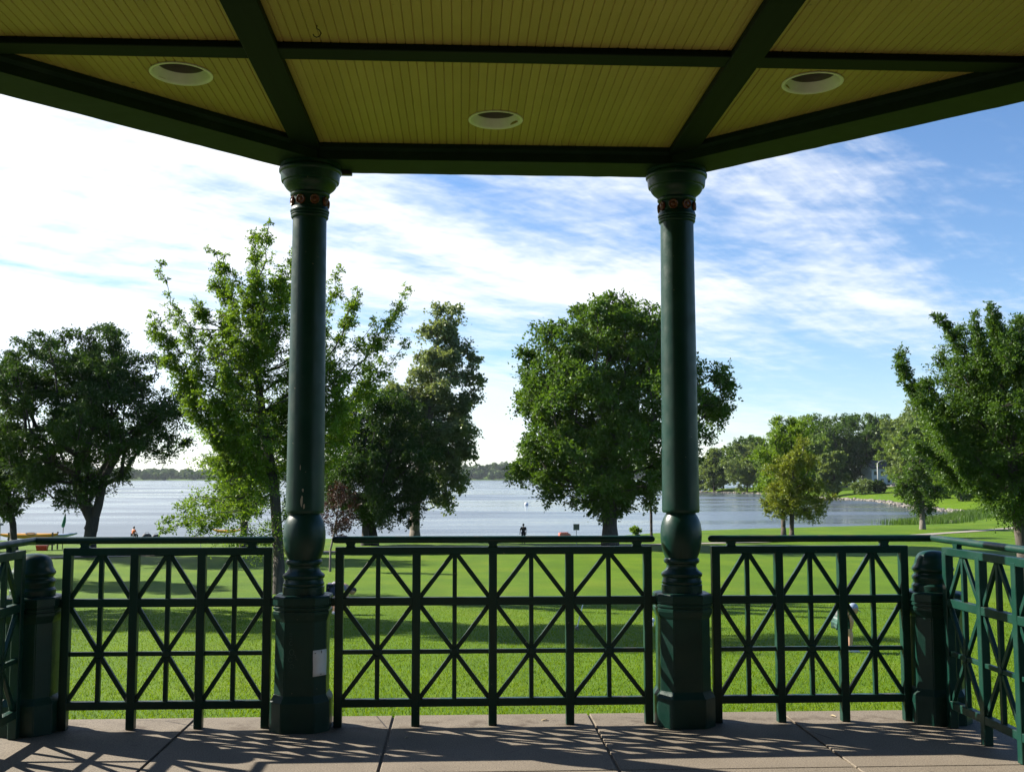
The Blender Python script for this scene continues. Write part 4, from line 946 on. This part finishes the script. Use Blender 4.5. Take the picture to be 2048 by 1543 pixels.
# ------------------------------------------------------------------ lake side things
M['kayak_yellow'] = simple('kayak_yellow', (.62, .30, .02), .3, .12, 2)
M['kayak_orange'] = simple('kayak_orange', (.60, .16, .02), .3, .15, 2)
M['kayak_blue'] = simple('kayak_pale_blue', (.38, .45, .62), .3, .12, 2)
M['cockpit'] = simple('kayak_cockpit', (.02, .02, .025), .5, .1, 5)
M['timber'] = simple('grey_timber', (.16, .13, .10), .85, .25, 4)
def kayak_meshes(L, wd, ht, rocker):
    m = MB(); rings = []; n = 22
    for k in range(n + 1):
        t = -1 + 2 * k / n; s = max(0.02, (1 - abs(t) ** 2.2)); w = wd / 2 * s ** .8; up = rocker * abs(t) ** 3; d = ht * (.35 + .65 * s)
        rings.append([(t * L / 2, w * math.cos(a) if math.sin(a) < 0 else w * math.cos(a), up + (d * .62 if math.sin(a) < 0 else d * .38) * math.sin(a)) for a in [2 * math.pi * q / 12 for q in range(12)]])
    m.ring_strip(rings); hull = m.mesh('hull', True, 60)
    cp = MB().ring_strip([[(.05 * L + L * .09 * r * math.cos(a), wd * .30 * r * math.sin(a), z) for a in [2 * math.pi * q / 20 for q in range(20)]] for r, z in ((1.0, ht * .33), (1.06, ht * .43), (.9, ht * .44), (.82, ht * .36))]).mesh('cockpit_rim', True, 50)
    return hull, cp
def kayak(loc, rz, L, wd, ht, rocker, mat, label, tilt=0, cat='kayak'):
    k = empty('kayak', loc, rz, label, cat, 'kayaks on the lake shore'); k.rotation_euler = (tilt, 0, rz)
    hull, cp = kayak_meshes(L, wd, ht, rocker)
    part('hull', hull, M[mat], k); part('cockpit_rim', cp, M['cockpit'], k); return k
def rack(loc, rz, span, hgt, label):
    r = empty('kayak_rack', loc, rz, label, 'rack')
    for sx in (-1, 1):
        x = sx * span / 2
        for yy in (-.55, .55): part('upright', MB().box((x - .05, yy - .05, -.1), (x + .05, yy + .05, hgt + .45)).mesh('upright'), M['timber'], r)
        part('arm', MB().box((x - .04, -.7, hgt - .09), (x + .04, .7, hgt)).mesh('arm'), M['timber'], r)
    part('rail', MB().box((-span / 2, -.03, hgt * .4), (span / 2, .03, hgt * .4 + .08)).mesh('rail'), M['timber'], r)
def on_ground(x, y): return (x, y, gz(x, y))
x, y = -33.9, 87.0; z = gz(x, y)
rack((x, y, z), 0, 3.4, .95, 'grey timber rack carrying the kayaks at the left')
kayak((x - .3, y - .3, z + 1.16), rad(3), 4.6, .68, .40, .12, 'kayak_yellow', 'long yellow kayak on the rack at the left margin', .25)
kayak((x - .1, y + .05, z + 1.13), rad(-1), 3.2, .60, .34, .08, 'kayak_orange', 'orange kayak lying behind the yellow one on the rack', .1)
kayak((x + 1.0, y + .42, z + 1.12), rad(2), 4.5, .62, .36, .18, 'kayak_blue', 'pale blue kayak with pointed bow on the left rack')
x, y = -20.2, 93.6; z = gz(x, y)
def saw_stand(x, y, z):
    r = empty('kayak_stand', (x, y, z), 0, 'thin legged stand under the single yellow kayak', 'stand')
    for sx in (-.7, .7):
        for yy in (-.3, .3): part('leg', MB().bar((sx - .12, yy * 1.3, -.05), (sx + .0, yy, 1.12), .05, .05).mesh('leg'), M['timber'], r)
        part('crosspiece', MB().box((sx - .05, -.34, 1.08), (sx + .05, .34, 1.135)).mesh('crosspiece'), M['timber'], r)
    part('rail', MB().box((-.7, -.02, .9), (.7, .02, .95)).mesh('rail'), M['timber'], r)
saw_stand(x, y, z)
kayak((x + .1, y, z + 1.24), rad(-4), 2.9, .58, .28, .26, 'kayak_yellow', 'single yellow kayak on a stand beneath the sparse tree')
M['flag_green'] = simple('flag_green', (.015, .16, .10), .7, .15, 3)
def flag():
    x, y = -31.9, 87.8; f = empty('flag_pole', (x, y, gz(x, y)), 0, 'pole with a furled green flag behind the pale blue kayak', 'flag')
    part('pole', MB().tube([(0, 0, -.2), (.02, 0, 1.6), (.12, 0, 3.0)], [.04, .035, .025], 8).mesh('pole', True), M['timber'], f)
    part('flag', MB().ring_strip([[(.02 + cx + w * math.cos(a), w * .6 * math.sin(a), zz) for a in [2 * math.pi * q / 10 for q in range(10)]] for cx, w, zz in ((-.02, .10, 1.75), (-.02, .15, 1.9), (.05, .14, 2.2), (.10, .09, 2.55), (.13, .02, 2.85))]).mesh('flag', True), M['flag_green'], f)
flag()
M['canvas'] = simple('grey_canvas', (.16, .19, .17), .8, .2, 3)
def canopy():
    x, y = -37.3, 84.5; c = empty('canopy', (x, y, gz(x, y)), rad(5), 'grey pitched canopy at the left margin beside the kayaks', 'canopy')
    for a in (-1.4, 1.4):
        for b in (-1.2, 1.2): part('pole', MB().tube([(a, b, -.1), (a, b, 2.0)], .03, 8).mesh('pole'), M['galv'], c)
    part('cover', MB().ring_strip([[(-1.6, -1.4, 1.95), (1.6, -1.4, 1.95), (1.6, 1.4, 1.95), (-1.6, 1.4, 1.95)], [(-1.55, -1.35, 2.1), (1.55, -1.35, 2.1), (1.55, 1.35, 2.1), (-1.55, 1.35, 2.1)], [(-.2, -.2, 2.75), (.2, -.2, 2.75), (.2, .2, 2.75), (-.2, .2, 2.75)]]).mesh('cover'), M['canvas'], c)
canopy()
M['red'] = simple('red_plastic', (.55, .03, .02), .4, .15, 3)
M['red_pale'] = simple('red_faded', (.62, .16, .13), .5, .12, 3)
def upturned_boat():
    x, y = 10.7, 108.4; b = empty('dinghy', (x, y, gz(x, y)), rad(15), 'small faded red boat turned upside down by the water', 'boat')
    part('hull', MB().ring_strip([[(xx, -w, 0.02), (xx, w, .02), (xx, w * .75, h), (xx, -w * .75, h)] for xx, w, h in ((-.95, .45, .62), (-.75, .55, .74), (.3, .55, .74), (.8, .35, .55), (1.05, .08, .25))]).mesh('hull'), M['red_pale'], b)
    b.scale = (.66, .66, .72)
    part('keel', MB().box((-.9, -.03, .55), (.5, .03, .78)).mesh('keel'), M['red'], b)
upturned_boat()
def low_box():
    x, y = -32.8, 86.0; b = empty('plastic_crate', (x, y, gz(x, y)), rad(8), 'red plastic crate on the grass under the kayak rack', 'crate')
    part('body', MB().ring_strip([[(-.36, -.25, 0), (.36, -.25, 0), (.36, .25, 0), (-.36, .25, 0)], [(-.42, -.3, .36), (.42, -.3, .36), (.42, .3, .36), (-.42, .3, .36)]], cap=(True, False)).mesh('body'), M['red'], b)
    part('rim', MB().ring_strip([[(s * .44 if abs(s) else 0, t * .32, .36) for s, t in ((-1, -1), (1, -1), (1, 1), (-1, 1))], [(s * .44, t * .32, .40) for s, t in ((-1, -1), (1, -1), (1, 1), (-1, 1))]], cap=(False, True)).mesh('rim'), M['red'], b)
low_box()
M['sign_face'] = simple('sign_board', (.20, .24, .19), .6, .1, 8)
def sign(x, y, top, size, label):
    s = empty('sign', (x, y, gz(x, y)), rad(4), label, 'sign', 'signs at the lake shore')
    part('pole', MB().tube([(0, 0, -.2), (0, 0, top)], .028, 8).mesh('pole'), M['galv'], s)
    b = part('board', MB().box((-size / 2, -.045, top - size), (size / 2, -.03, top), .004).mesh('board'), M['sign_face'], s)
    part('frame', MB().box((-size / 2 - .02, -.029, top - size - .02), (size / 2 + .02, -.018, top + .02)).mesh('frame'), M['galv'], b)
sign(10.3, 94.0, 1.75, .50, 'square grey green sign on a post near the red boat')
sign(-21.4, 89.8, 2.15, .42, 'small square sign on a post left of the single kayak')
M['buoy'] = simple('white_buoy', (.78, .78, .76), .4, .05, 5)
def buoy(x, y, r, label):
    b = empty('buoy', (x, y, LAKE), 0, label, 'buoy', 'buoys on the lake')
    part('float', MB().lathe([(r * .5, -r * .5), (r * .9, -r * .1), (r, r * .4), (r * .92, r * .9), (r * .6, r * 1.35), (r * .2, r * 1.55)], 18).mesh('float', True), M['buoy'], b)
    part('band', MB().lathe([(r * 1.01, r * .35), (r * 1.015, r * .55), (r * .985, r * .72)], 18, cap=(False, False)).mesh('band', True), M['kayak_blue'], b)
    part('ring', MB().tube([(r * .12 * math.cos(a), 0, r * 1.6 + r * .12 * math.sin(a)) for a in [math.pi * 2 * q / 10 for q in range(11)]], r * .04, 6).mesh('ring'), M['galv'], b)
buoy(16.6, 265, .48, 'white mooring buoy floating out on the open lake')

# ------------------------------------------------------------------ people
M['skin'] = simple('skin', (.50, .28, .19), .5, .08, 8)
M['hair'] = simple('dark_hair', (.03, .02, .015), .6, .2, 30)
def cloth(name, c): M[name] = simple(name, c, .85, .2, 14, .2, .004)
cloth('cloth_black', (.018, .017, .018)); cloth('cloth_navy', (.03, .035, .07)); cloth('cloth_grey', (.22, .21, .24)); cloth('cloth_teal', (.07, .16, .16)); cloth('cloth_cap', (.26, .32, .42)); cloth('cloth_orange', (.70, .16, .05)); cloth('shoe_white', (.62, .60, .58)); cloth('cloth_grey2', (.10, .105, .10))
def plaid():
    m, t, p, o = new_mat('cloth_plaid'); tc = N(t, 'ShaderNodeTexCoord'); sp = N(t, 'ShaderNodeSeparateXYZ'); t.links.new(tc.outputs['Object'], sp.inputs[0])
    def stripe(o_): return smooth(t, math_n(t, 'SINE', math_n(t, 'MULTIPLY', o_, 75.0)), .1, .5)
    f = math_n(t, 'MULTIPLY', math_n(t, 'ADD', stripe(sp.outputs[0]), stripe(sp.outputs[2])), .5)
    t.links.new(ramp(t, f, [(0, (.012, .05, .038)), (.5, (.03, .09, .07)), (1, (.14, .17, .16))]), p.inputs['Base Color']); p.inputs['Roughness'].default_value = .85; return m
M['cloth_plaid'] = plaid()
def skin_mesh(name, pts, edges, radii, mat, parent, root=0):
    me = bpy.data.meshes.new(name); me.from_pydata([tuple(p) for p in pts], edges, []); me.materials.append(mat)
    o = bpy.data.objects.new(name, me); C.objects.link(o); o.parent = parent
    sk = o.modifiers.new('skin', 'SKIN'); sk.use_smooth_shade = True
    for i, v in enumerate(me.skin_vertices[0].data):
        r = radii[i]; v.radius = r if isinstance(r, tuple) else (r, r); v.use_root = (i == root)
    ss = o.modifiers.new('sub', 'SUBSURF'); ss.levels = 1; ss.render_levels = 1
    return o
def hand(parent, wrist, elbow, curl=.5, side=1):
    """palm with four fingers and a thumb, continuing the forearm"""
    w, e = Vector(wrist), Vector(elbow); d = (w - e).normalized(); s = d.cross(Vector((0, 1, 0))); s = s.normalized() if s.length > .1 else Vector((1, 0, 0)); u = s.cross(d)
    m = MB(); palm = w + d * .07
    m.ring_strip([[w + d * t + u * (a * ww) + s * (b * .014) for a, b in ((-1, -1), (1, -1), (1, 1), (-1, 1))] for t, ww in ((-.02, .022), (.02, .034), (.06, .040), (.09, .038))])
    for k, L in enumerate((.068, .078, .074, .058)):
        b0 = w + d * .085 + u * (-.030 + .020 * k); k1 = b0 + d * L * .5 + s * (.012 * curl); k2 = k1 + d * L * .5 * (1 - .4 * curl) + s * (.030 * curl)
        m.tube([b0, k1, k2], [.0088, .0082, .0062], 6)
    t0 = w + d * .025 + u * (-.032 * side); m.tube([t0, t0 + d * .03 + u * (-.022 * side), t0 + d * .062 + u * (-.026 * side)], [.0105, .0095, .007], 6)
    o = link('hand', m.mesh('hand', True), M['skin'], parent); return o
def head_mesh(parent, c, fwd, up, r=.105, hairmat='hair', cap=None):
    """egg shaped head with brow, nose, chin and ears, and a cap of hair"""
    f, u = Vector(fwd).normalized(), Vector(up).normalized(); s = f.cross(u).normalized(); u = s.cross(f)
    bm = bmesh.new(); bmesh.ops.create_uvsphere(bm, u_segments=18, v_segments=14, radius=1.0)
    for v in bm.verts:
        a, b, z = v.co
        x_, y_, z_ = a * .80, b * 1.0, z * 1.18                      # width, depth, height
        if b > .5 and abs(a) < .28: y_ += .18 * max(0, 1 - abs(z + .08) / .3) * (1 - abs(a) / .28)   # nose
        if b > .3 and -.25 < z < .1 and .2 < abs(a) < .55: y_ -= .06   # eye sockets
        if z < -.5: y_ += .12 * max(b, 0); x_ *= .85
        if abs(a) > .9 and abs(b) < .4 and abs(z) < .35: x_ *= 1.12    # ears
        v.co = Vector(c) + (s * x_ + f * y_ + u * z_) * r
    me = bpy.data.meshes.new('head'); bm.to_mesh(me); bm.free(); me.polygons.foreach_set('use_smooth', np.ones(len(me.polygons), bool))
    h = link('head', me, M['skin'], parent)
    bm = bmesh.new(); bmesh.ops.create_uvsphere(bm, u_segments=18, v_segments=12, radius=1.0)
    bmesh.ops.delete(bm, geom=[v for v in bm.verts if v.co.z < -.1 + .75 * max(0, v.co.y) - (.5 if v.co.y < -.2 else 0)], context='VERTS')
    for v in bm.verts: a, b, z = v.co; v.co = Vector(c) + (s * a * .87 + f * (b * 1.07 - .03) + u * z * 1.27) * r
    me = bpy.data.meshes.new('hair'); bm.to_mesh(me); bm.free(); me.polygons.foreach_set('use_smooth', np.ones(len(me.polygons), bool))
    link('cap' if cap else 'hair', me, M[cap or hairmat], h)
    if cap:
        m = MB(); ring = []
        for q in range(9):
            a = -1.1 + 2.2 * q / 8; ring.append((math.sin(a) * .82, math.cos(a)))
        V = [m.bm.verts.new(Vector(c) + (s * a * .9 + f * (b * .98) + u * .48) * r) for a, b in ring] + [m.bm.verts.new(Vector(c) + (s * a * .8 + f * (b * .98 + .75 * math.cos(math.asin(max(-1, min(1, a / .82)))) ** .5) + u * .38) * r) for a, b in ring]
        for q in range(8): m.bm.faces.new((V[q], V[q+1], V[q+10], V[q+9]))
        pk = link('cap_peak', m.mesh('cap_peak'), M[cap], h); md = pk.modifiers.new('t', 'SOLIDIFY'); md.thickness = .006
    return h
def person(loc, rz, J, clothes, label, cat='person', headdir=((1, 0, 0), (0, 0, 1)), cap=None, bare_legs=True, group=None):
    """J: joint positions (x forward, y to the figure's left, z up), feet at z = 0"""
    p = empty('person', loc, rz, label, cat, group)
    names = ['pelvis', 'belly', 'chest', 'neck', 'head0', 'lsh', 'lel', 'lwr', 'rsh', 'rel', 'rwr', 'lhip', 'lkn', 'lan', 'lto', 'rhip', 'rkn', 'ran', 'rto']
    R = dict(pelvis=(.120, .095), belly=(.108, .088), chest=(.125, .090), neck=.055, head0=.055, lsh=.062, lel=.043, lwr=.030, rsh=.062, rel=.043, rwr=.030, lhip=.095, lkn=.062, lan=.042, lto=.035, rhip=.095, rkn=.062, ran=.042, rto=.035)
    idx = {n: i for i, n in enumerate(names)}
    E = [('pelvis', 'belly'), ('belly', 'chest'), ('chest', 'neck'), ('neck', 'head0'), ('chest', 'lsh'), ('lsh', 'lel'), ('lel', 'lwr'), ('chest', 'rsh'), ('rsh', 'rel'), ('rel', 'rwr'), ('pelvis', 'lhip'), ('lhip', 'lkn'), ('lkn', 'lan'), ('lan', 'lto'), ('pelvis', 'rhip'), ('rhip', 'rkn'), ('rkn', 'ran'), ('ran', 'rto')]
    skin_mesh('body', [J[n] for n in names], [(idx[a], idx[b]) for a, b in E], [R[n] for n in names], M['skin'], p)
    def sub(name, ns, es, mat, grow, cut={}):
        P = []
        for n in ns:
            if n in cut: a, b, t = cut[n]; P.append(Vector(J[a]).lerp(Vector(J[b]), t))
            else: P.append(Vector(J[n]))
        def rr(n):
            base = R[cut[n][0]] if n in cut else R[n]
            return tuple(q + grow * 2.4 for q in base) if isinstance(base, tuple) else base + grow
        ii = {n: i for i, n in enumerate(ns)}
        skin_mesh(name, P, [(ii[a], ii[b]) for a, b in es], [rr(n) for n in ns], M[mat], p)
    sub('shirt', ['pelvis', 'belly', 'chest', 'lsh', 'ls2', 'rsh', 'rs2'], [('pelvis', 'belly'), ('belly', 'chest'), ('chest', 'lsh'), ('lsh', 'ls2'), ('chest', 'rsh'), ('rsh', 'rs2')], clothes[0], .018, {'ls2': ('lsh', 'lel', clothes[3]), 'rs2': ('rsh', 'rel', clothes[3])})
    sub('trousers' if clothes[2] > 1 else 'shorts', ['pelvis', 'lhip', 'l2', 'rhip', 'r2'] if clothes[2] <= 1 else ['pelvis', 'lhip', 'lkn', 'lan', 'rhip', 'rkn', 'ran'], [('pelvis', 'lhip'), ('lhip', 'l2'), ('pelvis', 'rhip'), ('rhip', 'r2')] if clothes[2] <= 1 else [('pelvis', 'lhip'), ('lhip', 'lkn'), ('lkn', 'lan'), ('pelvis', 'rhip'), ('rhip', 'rkn'), ('rkn', 'ran')], clothes[1], .024, {'l2': ('lhip', 'lkn', clothes[2]), 'r2': ('rhip', 'rkn', clothes[2])})
    for k in ('l', 'r'):
        a, b = Vector(J[k + 'an']), Vector(J[k + 'to']); d = (b - a); d.z = 0; d.normalize(); q = d.cross(Vector((0, 0, 1)))
        link('shoe', MB().ring_strip([[Vector((a.x, a.y, 0)) + d * t + q * (w * c_) + Vector((0, 0, zz * h)) for c_, zz in ((-1, 0), (1, 0), (.8, 1), (-.8, 1))] for t, w, h in ((-.07, .035, .09), (.0, .04, .10), (.10, .048, .075), (.18, .04, .05), (.205, .02, .03))]).mesh('shoe', True), M[clothes[4]], p)
        hand(p, J[k + 'wr'], J[k + 'el'], .6, 1 if k == 'l' else -1)
    head_mesh(p, J['head0'], headdir[0], headdir[1], .105, 'hair', cap)
    return p
# bent player near the right railing: hands on knees, facing right
J1 = dict(pelvis=(-.13, 0, .66), belly=(-.12, 0, .76), chest=(-.04, 0, .88), neck=(.05, 0, .90), head0=(.13, 0, .86), lsh=(-.01, .16, .85), lel=(.02, .21, .64), lwr=(.02, .15, .48), rsh=(.0, -.16, .85), rel=(.03, -.21, .64), rwr=(.03, -.15, .48), lhip=(-.11, .09, .63), lkn=(.02, .12, .38), lan=(-.03, .11, .08), lto=(.11, .12, .04), rhip=(-.11, -.09, .63), rkn=(.03, -.12, .38), ran=(.01, -.11, .08), rto=(.15, -.12, .04))
person((7.93, 21.7, gz(7.93, 21.7)), rad(0), J1, ('cloth_grey2', 'cloth_plaid', .80, .45, 'shoe_white'), 'person in plaid shorts and light cap bending with hands on knees', headdir=((.85, -.1, -.5), (.5, 0, .85)), cap='cloth_cap')
J2 = dict(pelvis=(-.10, 0, .88), belly=(.06, 0, .93), chest=(.32, 0, .90), neck=(.48, 0, .80), head0=(.57, 0, .72), lsh=(.38, .17, .84), lel=(.40, .19, .56), lwr=(.42, .14, .34), rsh=(.38, -.17, .84), rel=(.40, -.19, .56), rwr=(.44, -.12, .34), lhip=(-.08, .10, .84), lkn=(-.02, .11, .47), lan=(-.08, .10, .08), lto=(.06, .11, .04), rhip=(-.08, -.10, .84), rkn=(.05, -.11, .47), ran=(.03, -.10, .08), rto=(.17, -.11, .04))
person((-3.95, 34.3, gz(-3.95, 34.3)), rad(0), J2, ('cloth_grey', 'cloth_navy', .75, .5, 'shoe_white'), 'person in grey shirt bowed forward beside the left column', headdir=((.5, 0, -.85), (.85, 0, .5)))
J3 = dict(pelvis=(0, 0, .96), belly=(.01, 0, 1.12), chest=(0, 0, 1.34), neck=(0, 0, 1.52), head0=(.02, 0, 1.66), lsh=(0, .19, 1.42), lel=(-.02, .27, 1.16), lwr=(.05, .31, .93), rsh=(0, -.19, 1.42), rel=(-.04, -.25, 1.16), rwr=(.02, -.24, .92), lhip=(0, .10, .92), lkn=(.03, .11, .50), lan=(0, .11, .09), lto=(.14, .12, .04), rhip=(0, -.10, .92), rkn=(.02, -.11, .50), ran=(-.02, -.11, .09), rto=(.12, -.12, .04))
person((5.7, 95.4, gz(5.7, 95.4)), rad(80), J3, ('cloth_black', 'cloth_black', 2, .95, 'cloth_black'), 'person in dark clothes standing by the lake, seen from behind', headdir=((1, 0, 0), (0, 0, 1)))
J4 = dict(pelvis=(-.02, 0, .50), belly=(0, 0, .66), chest=(.05, 0, .88), neck=(.07, 0, 1.05), head0=(.09, 0, 1.18), lsh=(.04, .18, .95), lel=(.14, .24, .72), lwr=(.32, .18, .62), rsh=(.04, -.18, .95), rel=(.14, -.24, .72), rwr=(.32, -.18, .62), lhip=(.02, .10, .48), lkn=(.42, .12, .50), lan=(.44, .12, .08), lto=(.58, .12, .04), rhip=(.02, -.10, .48), rkn=(.42, -.12, .50), ran=(.46, -.12, .08), rto=(.60, -.12, .04))
cloth('cloth_dark', (.03, .03, .035))
def stool(x, y, h, rz):
    s = empty('camp_stool', (x, y, gz(x, y)), rz, 'low camp stool under the person in orange', 'stool')
    part('seat', MB().box((-.18, -.2, h - .03), (.18, .2, h), .01).mesh('seat'), M['canvas'], s)
    for a in (-1, 1):
        for b in (-1, 1): part('leg', MB().bar((a * .16, b * .18, -.03), (a * .14, b * .16, h - .02), .02, .02).mesh('leg'), M['galv'], s)
stool(-32.2, 107.4, .38, rad(60))
person((-32.2, 107.4, gz(-32.2, 107.4)), rad(60), J4, ('cloth_orange', 'cloth_dark', 2, .9, 'cloth_dark'), 'person in orange sitting by the water at the left', headdir=((1, 0, 0), (0, 0, 1)))
M['bag'] = simple('dark_bag', (.025, .025, .03), .7, .2, 5)
def bag(x, y, s, label):
    b = empty('bag', (x, y, gz(x, y)), rad(20), label, 'bag', 'dark bags on the shore')
    part('body', MB().ring_strip([[(s * w * math.cos(a), s * .6 * w * math.sin(a), s * zz) for a in [2 * math.pi * q / 14 for q in range(14)]] for w, zz in ((.8, 0), (1, .15), (1.02, .7), (.85, 1.1), (.5, 1.3))]).mesh('body', True, 50), M['bag'], b)
    part('strap', MB().tube([(-.5 * s, 0, 1.1 * s), (-.3 * s, 0, 1.6 * s), (.3 * s, 0, 1.6 * s), (.5 * s, 0, 1.1 * s)], .04 * s, 8).mesh('strap', True), M['bag'], b)
bag(-30.6, 106.5, .45, 'left of two dark bags near the person in orange'); bag(-29.9, 107.2, .38, 'right of two dark bags near the person in orange')
# lawn game: white mallet sticks and a peg
M['white_paint'] = simple('white_paint', (.78, .78, .76), .4, .05, 10)
def mallet(x, y, dx, L, label):
    m = empty('croquet_mallet', (x, y, gz(x, y)), 0, label, 'mallet', 'mallets on the lawn')
    part('handle', MB().tube([(0, 0, .05), (dx, 0, L)], .013, 8).mesh('handle'), M['white_paint'], m)
    part('mallet_head', MB().tube([(0, -.11, .05), (0, .11, .05)], .045, 12).mesh('mallet_head'), M['timber'], m)
mallet(3.07, 28.0, .16, .66, 'white handled mallet leaning on the lawn behind the middle railing')
def peg(x, y, h, label):
    m = empty('game_peg', (x, y, gz(x, y)), 0, label, 'peg', 'pegs on the lawn')
    part('peg', MB().tube([(0, 0, -.1), (0, 0, h)], .02, 10).mesh('peg'), M['white_paint'], m); part('peg_ball', MB().lathe([(.02, h), (.045, h + .02), (.055, h + .06), (.045, h + .10), (.015, h + .12)], 14).mesh('peg_ball', True), M['white_paint'], m)
peg(5.27, 29.1, .10, 'small white peg in the grass left of the right column')

M['dry_leaf'] = simple('dry_leaf', (.42, .34, .20), .8, .3, 60)
for k, (x, y, s, a, lab) in enumerate([(.53, 6.70, .024, .4, 'tiny dry leaf on the floor edge behind the middle railing'), (-2.0, 5.66, .020, 1.2, 'tiny pale leaf on the floor among the left railing shadows'), (2.35, 6.72, .024, 2.2, 'tiny dry leaf on the floor edge behind the right railing'), (-.30, 6.30, .018, .9, 'tiny dry leaf on the shaded floor near the left column')]):
    m = MB(); V = [m.bm.verts.new((s * px, s * py * .55, s * pz)) for px, py, pz in ((-1, 0, .05), (-.4, -.8, .32), (.4, -.8, .38), (1, 0, .15), (.4, .8, .30), (-.4, .8, .26), (0, 0, .06))]
    for q in range(6): m.bm.faces.new((V[q], V[(q + 1) % 6], V[6]))
    lf = link('fallen_leaf', m.mesh('fallen_leaf', True), M['dry_leaf'], None, (x, y, .0015), (0, 0, a)); tag(lf, lab, 'leaf', 'dry leaves on the floor')
# ------------------------------------------------------------------ air over the lake
def haze():
    m = bpy.data.materials.new('haze_air'); m.use_nodes = True; t = m.node_tree; t.nodes.clear()
    o = N(t, 'ShaderNodeOutputMaterial'); v = N(t, 'ShaderNodeVolumePrincipled'); t.links.new(v.outputs[0], o.inputs['Volume'])
    v.inputs['Color'].default_value = (.80, .90, 1.0, 1); v.inputs['Density'].default_value = HAZE; v.inputs['Anisotropy'].default_value = .2
    tag(link('haze', MB().box((-7200, -4200, -9.6), (7200, 7300, 75)).mesh('haze'), m), 'thin bluish haze over the lake', kind='stuff')
HAZE = .000035
haze()
